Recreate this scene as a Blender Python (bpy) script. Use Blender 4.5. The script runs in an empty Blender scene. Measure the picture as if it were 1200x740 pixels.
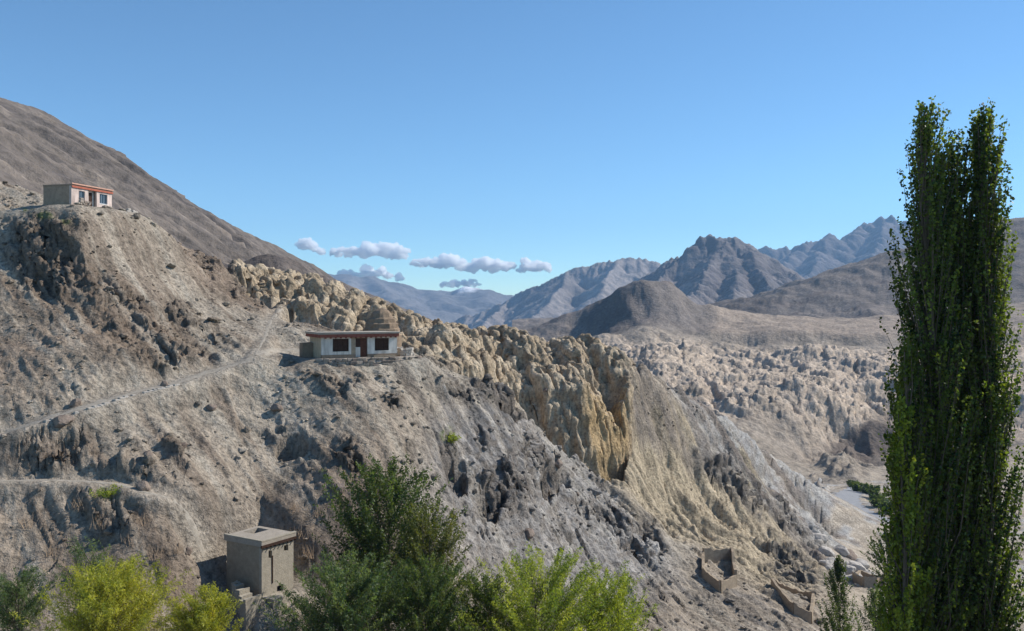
import bpy, bmesh, math, random
import numpy as np
from mathutils import Vector, Matrix

sc = bpy.context.scene
COL = sc.collection
R = math.radians
F, CX, HY = 1100.0, 600.0, 355.0          # focal length and horizon in photo pixels

# ------------------------------------------------------------------ camera
cam = bpy.data.cameras.new("camera")
cam.sensor_width = 36.0
cam.lens = 36.0 * F / 1200.0
cam.shift_y = -(370.0 - HY) / 1200.0
cam.clip_start = 0.1
cam.clip_end = 80000
camo = bpy.data.objects.new("camera", cam)
camo.location = (0, 0, 0)
camo.rotation_euler = (math.pi / 2, 0, 0)
COL.objects.link(camo)
sc.camera = camo

# ------------------------------------------------------------------ sky, sun, exposure
SUN_EL, SUN_AZ = R(39), R(68)
w = bpy.data.worlds.new("World")
sc.world = w
w.use_nodes = True
wn = w.node_tree.nodes
sky = wn.new("ShaderNodeTexSky")
sky.sky_type = 'NISHITA'
sky.sun_disc = False
sky.sun_elevation = SUN_EL
sky.sun_rotation = SUN_AZ
sky.altitude = 3400
sky.air_density = 1.15
sky.dust_density = 0.0
sky.ozone_density = 4.0
tint = wn.new("ShaderNodeMix"); tint.data_type = 'RGBA'; tint.blend_type = 'MULTIPLY'; tint.inputs[0].default_value = 1.0
tint.inputs[7].default_value = (0.80, 1.02, 1.05, 1)      # even white balance of the whole sky
w.node_tree.links.new(sky.outputs[0], tint.inputs[6])
w.node_tree.links.new(tint.outputs[2], wn['Background'].inputs[0])
wn['Background'].inputs[1].default_value = 0.128
sun = bpy.data.lights.new("sun", 'SUN')
sun.energy = 4.9
sun.angle = R(0.55)
sun.color = (1.0, 0.94, 0.85)
suno = bpy.data.objects.new("sun", sun)
COL.objects.link(suno)
SUNV = Vector((math.sin(SUN_AZ) * math.cos(SUN_EL), math.cos(SUN_AZ) * math.cos(SUN_EL), math.sin(SUN_EL)))
suno.rotation_euler = SUNV.to_track_quat('Z', 'Y').to_euler()
sc.view_settings.view_transform = 'Standard'
sc.view_settings.look = 'None'
sc.view_settings.exposure = 0.2
sc.view_settings.gamma = 1
sc.view_settings.use_curve_mapping = False
cy = sc.cycles
cy.max_bounces = 64
cy.diffuse_bounces = 3
cy.transmission_bounces = 4
cy.volume_bounces = 64
cy.transparent_max_bounces = 8
cy.use_denoising = True
try:
    cy.denoiser = 'OPENIMAGEDENOISE'
    cy.denoising_input_passes = 'RGB_ALBEDO_NORMAL'
except Exception:
    pass

# ------------------------------------------------------------------ helpers: noise
rng = np.random.default_rng(7)
random.seed(7)
_perm = rng.permutation(256).astype(np.int64)
_perm = np.concatenate([_perm, _perm, _perm])
_ang = np.linspace(0, 2 * np.pi, 256, endpoint=False)
_g2 = np.stack([np.cos(_ang), np.sin(_ang)], 1).astype(np.float32)
_g3 = rng.normal(size=(256, 3)); _g3 = (_g3 / np.linalg.norm(_g3, axis=1)[:, None]).astype(np.float32)

def perlin2(x, y, s=0):
    x = np.asarray(x, np.float64) + s * 17.31; y = np.asarray(y, np.float64) + s * 7.77
    xi = np.floor(x); yi = np.floor(y)
    fx = (x - xi).astype(np.float32); fy = (y - yi).astype(np.float32)
    X = xi.astype(np.int64) & 255; Y = yi.astype(np.int64) & 255
    u = fx * fx * fx * (fx * (fx * 6 - 15) + 10); v = fy * fy * fy * (fy * (fy * 6 - 15) + 10)
    def g(i, j, a, b):
        k = _perm[_perm[X + i] + Y + j]
        return _g2[k, 0] * a + _g2[k, 1] * b
    n0 = g(0, 0, fx, fy); n1 = g(1, 0, fx - 1, fy)
    n2 = g(0, 1, fx, fy - 1); n3 = g(1, 1, fx - 1, fy - 1)
    a = n0 + u * (n1 - n0); b = n2 + u * (n3 - n2)
    return (a + v * (b - a)) * 1.45

def perlin3(x, y, z, s=0):
    x = np.asarray(x, np.float64) + s * 17.31; y = np.asarray(y, np.float64) + s * 7.77; z = np.asarray(z, np.float64) + s * 3.1
    xi = np.floor(x); yi = np.floor(y); zi = np.floor(z)
    fx = (x - xi).astype(np.float32); fy = (y - yi).astype(np.float32); fz = (z - zi).astype(np.float32)
    X = xi.astype(np.int64) & 255; Y = yi.astype(np.int64) & 255; Z = zi.astype(np.int64) & 255
    fade = lambda t: t * t * t * (t * (t * 6 - 15) + 10)
    u, v, t = fade(fx), fade(fy), fade(fz)
    out = []
    for i in (0, 1):
        A = _perm[X + i]
        for j in (0, 1):
            B = _perm[A + Y + j]
            for k in (0, 1):
                h = _perm[B + Z + k]
                gr = _g3[h]
                out.append(gr[..., 0] * (fx - i) + gr[..., 1] * (fy - j) + gr[..., 2] * (fz - k))
    l = lambda a, b, q: a + q * (b - a)
    x00 = l(out[0], out[4], u); x01 = l(out[1], out[5], u); x10 = l(out[2], out[6], u); x11 = l(out[3], out[7], u)
    return l(l(x00, x10, v), l(x01, x11, v), t) * 1.5

def fbm2(x, y, o=4, s=0, g=0.5):
    r = 0; a = 1; f = 1
    for i in range(o):
        r = r + a * perlin2(x * f, y * f, s + i); a *= g; f *= 2.03
    return r

def fbm3(x, y, z, o=3, s=0, g=0.5):
    r = 0; a = 1; f = 1
    for i in range(o):
        r = r + a * perlin3(x * f, y * f, z * f, s + i); a *= g; f *= 2.03
    return r

def ridged2(x, y, o=4, s=0, g=0.5):
    r = 0; a = 1; f = 1
    for i in range(o):
        r = r + a * (1 - np.abs(perlin2(x * f, y * f, s + i)) * 1.8); a *= g; f *= 2.03
    return r

def voro2(x, y, s=0):
    xi = np.floor(x).astype(np.int64); yi = np.floor(y).astype(np.int64)
    f1 = np.full(x.shape, 9.0, np.float32); f2 = f1.copy(); cid = np.zeros(x.shape, np.float32)
    jx = rng_v[0]; jy = rng_v[1]
    for i in (-1, 0, 1):
        for j in (-1, 0, 1):
            k = _perm[_perm[(xi + i + s * 31) & 255] + ((yi + j) & 255)]
            d = np.hypot(xi + i + jx[k] - x, yi + j + jy[k] - y).astype(np.float32)
            m = d < f1
            f2 = np.where(m, f1, np.minimum(f2, d)); cid = np.where(m, k / 255.0, cid); f1 = np.where(m, d, f1)
    return f1, f2, cid
rng_v = rng.random((2, 256))

def blocks(x, y, s=0):
    """broken rock: every cell is a tilted plane of its own height, with cracks between"""
    xi = np.floor(x).astype(np.int64); yi = np.floor(y).astype(np.int64)
    f1 = np.full(x.shape, 9.0, np.float32); f2 = f1.copy(); h = np.zeros(x.shape, np.float32)
    jx, jy = rng_v
    for i in (-1, 0, 1):
        for j in (-1, 0, 1):
            k = _perm[_perm[(xi + i + s * 31) & 255] + ((yi + j) & 255)]
            dx = (xi + i + jx[k] - x); dy = (yi + j + jy[k] - y); d = (np.abs(dx) + np.abs(dy) * .9 + .3 * np.maximum(np.abs(dx), np.abs(dy))).astype(np.float32)
            hh = (k / 255.0 - .5) + dx * _g2[k, 0] * .8 + dy * _g2[k, 1] * .8
            m = d < f1
            f2 = np.where(m, f1, np.minimum(f2, d)); h = np.where(m, hh, h); f1 = np.where(m, d, f1)
    return h - .35 * (1 - np.clip((f2 - f1) * 5, 0, 1))

def sstep(a, b, x):
    t = np.clip((x - a) / (b - a), 0, 1)
    return t * t * (3 - 2 * t)

def lerp(a, b, t):
    return a + (b - a) * t

def blob(px, py, cx, cy_, rx, ry, ang=0):
    c, s = math.cos(R(ang)), math.sin(R(ang))
    u = (px - cx) * c + (py - cy_) * s; v = -(px - cx) * s + (py - cy_) * c
    return 1 - sstep(0.55, 1.15, np.sqrt((u / rx) ** 2 + (v / ry) ** 2))

def W(px, py, d):
    return ((px - CX) / F * d, d, (HY - py) / F * d)

def polydist(X, Y, pts):
    """distance to a polyline, interpolated value and arc length at the nearest point; pts rows = x, y, value"""
    pts = np.asarray(pts, float)
    best = np.full(X.shape, 1e9); val = np.zeros(X.shape); al = np.zeros(X.shape); L0 = 0
    for a, b in zip(pts[:-1], pts[1:]):
        dx, dy = b[0] - a[0], b[1] - a[1]; L = math.hypot(dx, dy) + 1e-9
        t = np.clip(((X - a[0]) * dx + (Y - a[1]) * dy) / (L * L), 0, 1)
        d = np.hypot(X - a[0] - t * dx, Y - a[1] - t * dy)
        m = d < best
        best = np.where(m, d, best); val = np.where(m, a[2] + t * (b[2] - a[2]), val); al = np.where(m, L0 + t * L, al)
        L0 += L
    return best, val, al

class RBF:
    def __init__(self, pts, c):
        P = np.array(pts, float); self.p = P[:, :2]; self.c = c; n = len(P)
        A = np.zeros((n + 3, n + 3))
        r = np.hypot(P[:, None, 0] - P[None, :, 0], P[:, None, 1] - P[None, :, 1])
        A[:n, :n] = np.sqrt(r * r + c * c); A[np.arange(n), np.arange(n)] -= 0.15
        A[:n, n] = 1; A[:n, n + 1:] = self.p; A[n, :n] = 1; A[n + 1:, :n] = self.p.T
        self.w = np.linalg.solve(A, np.concatenate([P[:, 2], [0, 0, 0]]))
    def __call__(self, X, Y):
        sh = X.shape; x = X.ravel(); y = Y.ravel(); o = np.empty(len(x))
        for i in range(0, len(x), 20000):
            a = x[i:i + 20000]; b = y[i:i + 20000]
            r = np.sqrt((a[:, None] - self.p[:, 0]) ** 2 + (b[:, None] - self.p[:, 1]) ** 2 + self.c ** 2)
            n = len(self.p)
            o[i:i + 20000] = r @ self.w[:n] + self.w[n] + self.w[n + 1] * a + self.w[n + 2] * b
        return o.reshape(sh)

# ------------------------------------------------------------------ helpers: meshes and materials
def np_mesh(name, V, Fq, mat, col=None, smooth=True):
    me = bpy.data.meshes.new(name)
    V = np.asarray(V, np.float32).reshape(-1, 3); Fq = np.asarray(Fq, np.int32)
    n, k = Fq.shape
    me.vertices.add(len(V)); me.vertices.foreach_set("co", V.ravel())
    me.loops.add(n * k); me.loops.foreach_set("vertex_index", Fq.ravel())
    me.polygons.add(n); me.polygons.foreach_set("loop_start", np.arange(0, n * k, k, dtype=np.int32))
    me.update(calc_edges=True)
    me.polygons.foreach_set("use_smooth", np.full(n, smooth))
    if col is not None:
        at = me.color_attributes.new("Col", 'FLOAT_COLOR', 'POINT')
        c = np.ones((len(V), 4), np.float32); c[:, :3] = np.asarray(col).reshape(-1, 3)
        at.data.foreach_set("color", c.ravel())
    me.materials.append(mat)
    return me

def link(name, me, parent=None):
    o = bpy.data.objects.new(name, me); COL.objects.link(o)
    if parent is not None: o.parent = parent
    return o

def tag(o, label, cat, group=None):
    o["label"] = label; o["category"] = cat
    if group: o["group"] = group
    return o

def struct(o, kind="structure", label=None):
    o["kind"] = kind
    if label: o["label"] = label
    return o

def grid_obj(name, P, mat, col):
    r, c = P.shape[:2]
    i = np.arange(r * c).reshape(r, c)
    q = np.stack([i[:-1, :-1], i[:-1, 1:], i[1:, 1:], i[1:, :-1]], -1).reshape(-1, 4)
    return link(name, np_mesh(name, P.reshape(-1, 3), q, mat, col))

def grid_normals(P):
    du = np.gradient(P, axis=1); dv = np.gradient(P, axis=0)
    n = np.cross(du, dv); n /= np.linalg.norm(n, axis=-1, keepdims=True) + 1e-9
    n[n[..., 2] < 0] *= -1
    return n

def empty(name, loc, rz=0):
    o = bpy.data.objects.new(name, None); COL.objects.link(o)
    o.location = loc; o.rotation_euler = (0, 0, rz); o.empty_display_size = 0.2
    return o

class MB:
    def __init__(s): s.v = []; s.f = []
    def box(s, x0, x1, y0, y1, z0, z1, jit=0, rnd=None):
        n = len(s.v); rr = rnd or random
        for z in (z0, z1):
            for (x, y) in ((x0, y0), (x1, y0), (x1, y1), (x0, y1)):
                s.v.append((x + rr.uniform(-jit, jit), y + rr.uniform(-jit, jit), z + rr.uniform(-jit, jit)))
        for f in ((0, 3, 2, 1), (4, 5, 6, 7), (0, 1, 5, 4), (1, 2, 6, 5), (2, 3, 7, 6), (3, 0, 4, 7)):
            s.f.append(tuple(n + i for i in f))
        return s
    def tube(s, pts, rad, seg=6):
        pts = [Vector(p) for p in pts]; n0 = len(s.v)
        for i, p in enumerate(pts):
            d = (pts[min(i + 1, len(pts) - 1)] - pts[max(i - 1, 0)]).normalized()
            a = d.orthogonal().normalized(); b = d.cross(a)
            for k in range(seg):
                t = 2 * math.pi * k / seg
                s.v.append(tuple(p + (a * math.cos(t) + b * math.sin(t)) * rad[i]))
        for i in range(len(pts) - 1):
            for k in range(seg):
                k2 = (k + 1) % seg
                s.f.append((n0 + i * seg + k, n0 + i * seg + k2, n0 + (i + 1) * seg + k2, n0 + (i + 1) * seg + k))
        return s
    def build(s, name, mat, parent=None, smooth=False, bevel=0):
        me = bpy.data.meshes.new(name); me.from_pydata(s.v, [], s.f); me.update()
        bm = bmesh.new(); bm.from_mesh(me)
        bmesh.ops.recalc_face_normals(bm, faces=bm.faces)
        if bevel:
            bmesh.ops.bevel(bm, geom=bm.edges[:], offset=bevel, segments=2, affect='EDGES', profile=0.6)
        bm.to_mesh(me); bm.free()
        if smooth: me.polygons.foreach_set("use_smooth", [True] * len(me.polygons))
        me.materials.append(mat)
        return link(name, me, parent)

def nodes_mat(name):
    m = bpy.data.materials.new(name); m.use_nodes = True
    nt = m.node_tree; b = nt.nodes["Principled BSDF"]
    b.inputs["Specular IOR Level"].default_value = 0.1; b.inputs["Roughness"].default_value = 0.95
    return m, nt, b

def mixmul(nt, a, b, fac=1.0):
    n = nt.nodes.new("ShaderNodeMix"); n.data_type = 'RGBA'; n.blend_type = 'MULTIPLY'; n.inputs[0].default_value = fac
    nt.links.new(a, n.inputs[6]); nt.links.new(b, n.inputs[7])
    return n.outputs[2]

def tex_noise(nt, vec, scale, detail=4, rough=0.6):
    n = nt.nodes.new("ShaderNodeTexNoise"); n.inputs["Scale"].default_value = scale
    n.inputs["Detail"].default_value = detail; n.inputs["Roughness"].default_value = rough
    nt.links.new(vec, n.inputs["Vector"])
    return n.outputs["Fac"]

def ramp(nt, fac, stops):
    n = nt.nodes.new("ShaderNodeValToRGB"); nt.links.new(fac, n.inputs[0])
    e = n.color_ramp.elements
    while len(e) < len(stops): e.new(0.5)
    for el, (p, c) in zip(e, stops):
        el.position = p; el.color = (*c, 1) if len(c) == 3 else c
    return n.outputs[0]

def g3(v): return (v, v, v)

def ground_mat(name, s1, s2, bump_d, var=0.35, spk=(.55, 1.45), anis=(1, 1, 1), rot=0.0):
    m, nt, b = nodes_mat(name)
    at = nt.nodes.new("ShaderNodeAttribute"); at.attribute_name = "Col"
    geo = nt.nodes.new("ShaderNodeNewGeometry")
    mp = nt.nodes.new("ShaderNodeMapping"); mp.inputs["Rotation"].default_value = (0, 0, rot); mp.inputs["Scale"].default_value = anis
    nt.links.new(geo.outputs["Position"], mp.inputs[0])
    n1 = tex_noise(nt, mp.outputs[0], s1, 6, 0.65)
    n2 = tex_noise(nt, geo.outputs["Position"], s2, 5, 0.7)
    c = mixmul(nt, at.outputs["Color"], ramp(nt, n1, [(0.3, g3(1 - var)), (0.7, g3(1 + var * 0.8))]))
    c = mixmul(nt, c, ramp(nt, n2, [(0.3, g3(spk[0])), (0.47, g3(0.97)), (0.7, g3(spk[1]))]))
    nt.links.new(c, b.inputs["Base Color"])
    bp = nt.nodes.new("ShaderNodeBump"); bp.inputs["Strength"].default_value = 1.0; bp.inputs["Distance"].default_value = bump_d
    nt.links.new(n2, bp.inputs["Height"])
    bp2 = nt.nodes.new("ShaderNodeBump"); bp2.inputs["Strength"].default_value = 1.0; bp2.inputs["Distance"].default_value = bump_d * 3
    nt.links.new(n1, bp2.inputs["Height"]); nt.links.new(bp2.outputs[0], bp.inputs["Normal"])
    nt.links.new(bp.outputs[0], b.inputs["Normal"])
    return m

def plain_mat(name, c, var=0.25, scale=3.0, bump=0.02, rough=0.95, streak=None):
    m, nt, b = nodes_mat(name)
    b.inputs["Roughness"].default_value = rough
    tc = nt.nodes.new("ShaderNodeTexCoord")
    vec = tc.outputs["Object"]
    n1 = tex_noise(nt, vec, scale, 6, 0.65)
    rgb = nt.nodes.new("ShaderNodeRGB"); rgb.outputs[0].default_value = (*c, 1)
    o = mixmul(nt, rgb.outputs[0], ramp(nt, n1, [(0.28, g3(1 - var)), (0.72, g3(1 + var))]))
    if streak:
        mp = nt.nodes.new("ShaderNodeMapping"); mp.inputs["Scale"].default_value = (streak, streak, 0.25)
        nt.links.new(vec, mp.inputs[0])
        o = mixmul(nt, o, ramp(nt, tex_noise(nt, mp.outputs[0], 1.0, 4, 0.6), [(0.35, g3(0.62)), (0.6, g3(1.05))]))
    nt.links.new(o, b.inputs["Base Color"])
    if bump:
        bp = nt.nodes.new("ShaderNodeBump"); bp.inputs["Distance"].default_value = bump
        nt.links.new(tex_noise(nt, vec, scale * 4, 5, 0.7), bp.inputs["Height"]); nt.links.new(bp.outputs[0], b.inputs["Normal"])
    return m

def leaf_mat(name, trans=0.4):
    m, nt, b = nodes_mat(name)
    b.inputs["Roughness"].default_value = 0.5; b.inputs["Specular IOR Level"].default_value = 0.35
    at = nt.nodes.new("ShaderNodeAttribute"); at.attribute_name = "Col"
    nt.links.new(at.outputs["Color"], b.inputs["Base Color"])
    tr = nt.nodes.new("ShaderNodeBsdfTranslucent")
    y = nt.nodes.new("ShaderNodeMix"); y.data_type = 'RGBA'; y.blend_type = 'MULTIPLY'; y.inputs[0].default_value = 1
    y.inputs[7].default_value = (1.5, 1.45, 0.5, 1)
    nt.links.new(at.outputs["Color"], y.inputs[6]); nt.links.new(y.outputs[2], tr.inputs[0])
    mx = nt.nodes.new("ShaderNodeMixShader"); mx.inputs[0].default_value = trans
    nt.links.new(b.outputs[0], mx.inputs[1]); nt.links.new(tr.outputs[0], mx.inputs[2])
    nt.links.new(mx.outputs[0], nt.nodes["Material Output"].inputs[0])
    return m

M_HILL = ground_mat("hillside_rock", 0.3, 2.2, 0.3, 0.34, (.4, 1.5))
M_FAR = ground_mat("far_rock", 0.012, 0.16, 1.6, 0.2, (.6, 1.35))
M_BASIN = ground_mat("basin_clay", 0.04, 0.3, 1.3, 0.25, (.6, 1.35))
M_MTN = ground_mat("mountain_rock", 0.004, 0.03, 9.0, 0.18, (.78, 1.2))

# ================================================================== THE HILLSIDE
cp = []
def c(px, py, d): cp.append(W(px, py, d))
def cz(px, z, d): cp.append(((px - CX) / F * d, d, z))
# bank under the viewpoint and valley bottom in front of it
for px in (-300, 100, 600, 1100, 1500): cz(px, -1.7, 2.5); cz(px, -10.5, 20)
for px, z in ((-200, -18), (100, -19), (450, -19), (800, -19), (1000, -18), (1110, -16.8), (1350, -16)): cz(px, z, 40)
for px, z in ((-200, -22), (50, -23), (250, -25), (450, -26), (650, -28), (800, -29), (1000, -28), (1150, -25), (1350, -24)): cz(px, z, 60)
for px, z in ((800, -36), (900, -37), (1000, -37), (1150, -35), (1350, -34)): cz(px, z, 90)
# left slope
for a in ((12, 727, 69), (12, 640, 74), (12, 565, 79), (60, 490, 87), (12, 420, 93), (12, 330, 106), (12, 250, 121), (12, 217, 131),
          (100, 238, 120), (75, 236, 121), (130, 245, 122), (150, 258, 133), (230, 295, 143), (120, 330, 108), (120, 420, 96), (130, 560, 81), (130, 650, 75),
          (200, 455, 95), (200, 380, 107), (200, 325, 121), (230, 600, 79), (305, 690, 80), (250, 690, 77), (330, 560, 90), (330, 480, 98),
          (330, 410, 106), (300, 380, 116), (300, 342, 136), (300, 312, 164), (413, 420, 110), (470, 420, 110), (360, 420, 109), (430, 439, 105), (413, 402, 119),
          (440, 500, 96), (440, 580, 89), (400, 650, 83), (350, 320, 170), (400, 338, 172), (470, 369, 169), (430, 372, 140), (530, 380, 163),
          (495, 432, 112), (540, 442, 117), (520, 480, 108), (520, 540, 101), (520, 600, 94), (520, 660, 88), (580, 389, 158), (580, 415, 143),
          (640, 399, 155), (700, 406, 154), (728, 416, 158), (600, 440, 136), (600, 470, 125), (600, 520, 116), (600, 600, 106), (600, 660, 99),
          (650, 432, 147), (655, 500, 139), (685, 530, 138), (715, 549, 140), (700, 445, 149), (735, 470, 156), (738, 545, 146),
          (650, 560, 125), (650, 620, 115), (700, 600, 128), (700, 670, 118), (760, 705, 121), (760, 645, 131), (760, 590, 143), (760, 535, 157), (760, 490, 168),
          (750, 427, 166), (770, 441, 175), (785, 451, 183), (800, 461, 192), (815, 472, 201), (830, 483, 210), (850, 498, 223), (870, 513, 237), (885, 525, 249), (900, 536, 260), (920, 550, 276), (940, 563, 293), (960, 575, 312), (985, 586, 334), (820, 640, 146), (850, 690, 132), (800, 727, 119),
          (870, 640, 156), (870, 590, 181), (870, 545, 216), (815, 560, 176), (940, 640, 188), (940, 600, 236), (940, 690, 150), (965, 650, 192), (900, 660, 155),
          (1000, 645, 220), (1000, 610, 285), (1005, 592, 328), (990, 577, 380), (1030, 612, 288), (1035, 565, 420), (1100, 610, 290), (1250, 610, 300),
          (1100, 700, 160), (1250, 700, 155), (1030, 722, 142), (1060, 560, 440), (1300, 560, 440), (940, 565, 440)):
    c(*a)
# behind the crest the ground falls away
for (px, py, d) in ((-150, 165, 150), (12, 217, 131), (150, 258, 133), (230, 295, 143), (300, 312, 164), (400, 338, 172), (470, 369, 169), (530, 380, 163), (580, 389, 158),
                    (640, 399, 155), (700, 406, 154), (770, 441, 175), (800, 461, 192), (830, 483, 210), (870, 513, 237)):
    x, y, z = W(px, py, d)
    k1 = (d + 35) / d; k2 = (d + 110) / d
    cp.append((x * k1, y * k1, z - 15)); cp.append((x * k2, y * k2, z - 42))
c(-150, 165, 150); cz(-200, -8, 85); cz(-200, 8, 110)
for px, z in ((100, -30), (400, -48), (700, -62), (880, -78)): cz(px, z, 450)
base = RBF(cp, 5.0)

GX0, GX1, GY0, GY1, GS = -260.0, 330.0, 0.0, 480.0, 1.25
gx = np.arange(GX0, GX1, GS); gy = np.arange(GY0, GY1, GS)
GXX, GYY = np.meshgrid(gx, gy)
BG = base(GXX, GYY)
GDY, GDX = np.gradient(BG, GS)
for _ in range(10):
    for A_ in (GDX, GDY):
        A_[1:-1] = (A_[:-2] + 2 * A_[1:-1] + A_[2:]) / 4; A_[:, 1:-1] = (A_[:, :-2] + 2 * A_[:, 1:-1] + A_[:, 2:]) / 4
gm = np.hypot(GDX, GDY) + 0.04
GDX /= gm; GDY /= gm

def gsamp(A, x, y):
    u = np.clip((x - GX0) / GS, 0, A.shape[1] - 1.001); v = np.clip((y - GY0) / GS, 0, A.shape[0] - 1.001)
    i = u.astype(int); j = v.astype(int); u = u - i; v = v - j
    return (A[j, i] * (1 - u) + A[j, i + 1] * u) * (1 - v) + (A[j + 1, i] * (1 - u) + A[j + 1, i + 1] * u) * v

pxs = np.concatenate([np.arange(-160, -24, 8), np.arange(-24, 1044, 1.5), np.arange(1044, 1330, 6.5)])
ds = np.concatenate([np.geomspace(2, 66, 50)[:-1], np.arange(66, 88, 0.25), np.arange(88, 165, 0.215), np.arange(165, 215, 0.55), np.geomspace(215, 450, 85)])
AZ, Y = np.meshgrid((pxs - CX) / F, ds)
X = AZ * Y
Z = gsamp(BG, X, Y)

# pixel of each vertex: only used to look up which rock lies where
PY = HY - F * Z / Y; PX = CX + F * X / Y
wx = PX + 14 * fbm2(X / 9, Y / 9, 3, 40) ; wy = PY + 10 * fbm2(X / 9, Y / 9, 3, 50)

# zones ------------------------------------------------------------
crest = [W(262, 312, 150), W(300, 318, 164), W(350, 324, 170), W(400, 345, 168), W(470, 378, 163), W(530, 392, 154), W(580, 405, 150), W(640, 420, 149), W(690, 440, 149), W(722, 455, 152)]
low_line = np.interp(PX, [265, 300, 350, 400, 470, 520, 580, 620, 650, 690, 722, 745], [312, 342, 372, 386, 402, 428, 438, 472, 508, 538, 554, 500])
bad = (1 - sstep(-9, 7, PY - low_line + 9 * fbm2(X / 7, Y / 7, 3, 3))) * sstep(262, 290, wx) * (1 - sstep(728, 752, wx)) * sstep(119, 126, Y)
bluff = bad * sstep(592, 640, wx)
fan = np.clip(blob(wx, wy, 835, 608, 175, 54, 35) + blob(wx, wy, 760, 545, 70, 40, 30), 0, 1) * (1 - bad)
greyr = np.clip(blob(wx, wy, 600, 570, 120, 110, 40) + blob(wx, wy, 690, 640, 110, 75, 30) + blob(wx, wy, 600, 440, 60, 22, 20), 0, 1) * (1 - bad) * (1 - fan)
spur = sstep(735, 790, wx + (wy - 470) * 0.1) * (1 - fan) * (Y > 150) * sstep(170, 190, Y + 8 * fbm2(X / 12, Y / 12, 2, 6))
flat = sstep(955, 985, wx) * (Y > 120)
left = 1 - sstep(380, 520, wx)
crag_spots = [(545, 540, 30, 42, 10), (590, 585, 34, 32, 20), (590, 455, 48, 20, 20), (520, 455, 32, 28, 10), (140, 375, 95, 42, 35), (225, 430, 75, 34, 25), (45, 300, 60, 40, 40),
              (60, 530, 40, 30, 0), (250, 295, 50, 14, 25), (345, 520, 40, 16, 40), (215, 360, 35, 25, 40), (420, 470, 55, 16, 10), (640, 545, 45, 26, 50), (700, 620, 60, 30, 35),
              (790, 640, 40, 40, 30), (760, 710, 40, 30, 0), (930, 660, 36, 30, 40), (400, 540, 30, 20, 40), (180, 510, 60, 14, 40), (130, 600, 60, 22, 35), (850, 560, 70, 16, 33), (900, 590, 60, 14, 33), (300, 345, 40, 14, 20)]
crag = np.zeros_like(X)
for a in crag_spots: crag = np.maximum(crag, blob(wx, wy, *a))
cn = fbm2(X / 13, Y / 13, 4, 60)
crag = np.clip(crag * (1 - .45 * (1 - sstep(300, 420, wx))) * sstep(-0.5, 0.25, cn) + 0.45 * sstep(0.45, 0.8, cn) * (1 - flat) * (1 - fan), 0, 1) * (1 - bad)

# streaks that follow the slope (drainage)
def lic(freq, steps, step, seed, octv=1, ax=None):
    acc = 0; x = X.copy(); y = Y.copy(); tw = 0
    for k in range(steps):
        acc = acc + (perlin2(x * freq, y * freq, seed) + (0.6 * perlin2(x * freq * 2.1, y * freq * 2.1, seed + 1) if octv > 1 else 0))
        gx_, gy_ = gsamp(GDX, x, y), gsamp(GDY, x, y)
        x = x + gx_ * step; y = y + gy_ * step
    return acc / steps
fl1 = lic(0.22, 9, 1.6, 80, 2)
fl2 = lic(0.55, 8, 1.0, 90, 2)
fl0 = lic(0.07, 8, 5.0, 70, 1)
flute1 = 1 - np.abs(fl1) * 3.2
flute2 = 1 - np.abs(fl2) * 3.5

D = 1.1 * fbm2(X / 22, Y / 22, 4, 10) * sstep(20, 70, Y) * (1 - 0.6 * flat)
D += (fl0 * 6.0) * (1 - bad) * (1 - flat) * sstep(60, 85, Y) * (0.35 + 0.65 * np.maximum(spur, fan))
# fabric of the beds, dipping to the right
u = (X - Y * 0.9) / 1.345; v = (X * 0.9 + Y) / 1.345
fab = ridged2(u / 16 + 0.3 * perlin2(X / 20, Y / 20, 5), v / 3.2, 3, 20) - 0.9
D += 0.55 * fab * (1 - bad) * (1 - fan) * (1 - flat) * sstep(60, 80, Y) * (0.4 + 0.9 * crag)
# crags: steep broken rock
cr = ridged2(X / 7 + 0.4 * perlin2(X / 5, Y / 5, 8), Y / 7, 4, 30, 0.55)
D += crag * (0.3 * (cr - 0.85) + 0.3) * sstep(50, 75, Y)
bk1 = blocks(u / 5.5 + .3 * perlin2(X / 4, Y / 4, 18), v / 2.6, 1); bk2 = blocks(u / 2.2 + .3 * perlin2(X / 2, Y / 2, 19), v / 1.0, 2)
rough = np.clip(.18 + .85 * crag + .25 * greyr + .35 * spur * sstep(-.1, .4, cn), 0, 1) * (1 - bad) * (1 - .9 * fan) * (1 - .8 * flat) * sstep(50, 75, Y)
bk3 = blocks(u / 12 + .3 * perlin2(X / 9, Y / 9, 21), v / 5.5, 5)
D += rough * (1.0 * bk1 + .5 * bk2) + crag * (1 - bad) * 0.8 * bk3 * sstep(60, 75, Y)
# fans
bf = lambda q, k: np.sqrt(np.abs(q) * k + .003)
D += fan * (2.9 * (bf(fl1, 4) - .75) + .9 * (bf(fl2, 4) - .7) + 5 * fl0)
D += spur * (1 - flat) * (2.6 * (bf(fl1, 4) - .75) + .8 * (bf(fl2, 4) - .7))
sky_x = [0, 12, 45, 130, 170, 228, 262, 290, 330, 357, 385, 426, 448, 481, 511, 533, 561, 577, 599, 619, 641, 653, 690, 715, 740, 777, 827, 860, 900, 960, 985]
sky_y = [214, 216, 226, 244, 263, 296, 308, 311, 319, 321, 330, 346, 354, 368, 379, 380, 387, 383, 386, 392, 401, 398, 394, 406, 421, 446, 476, 497, 531, 571, 584]
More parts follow.
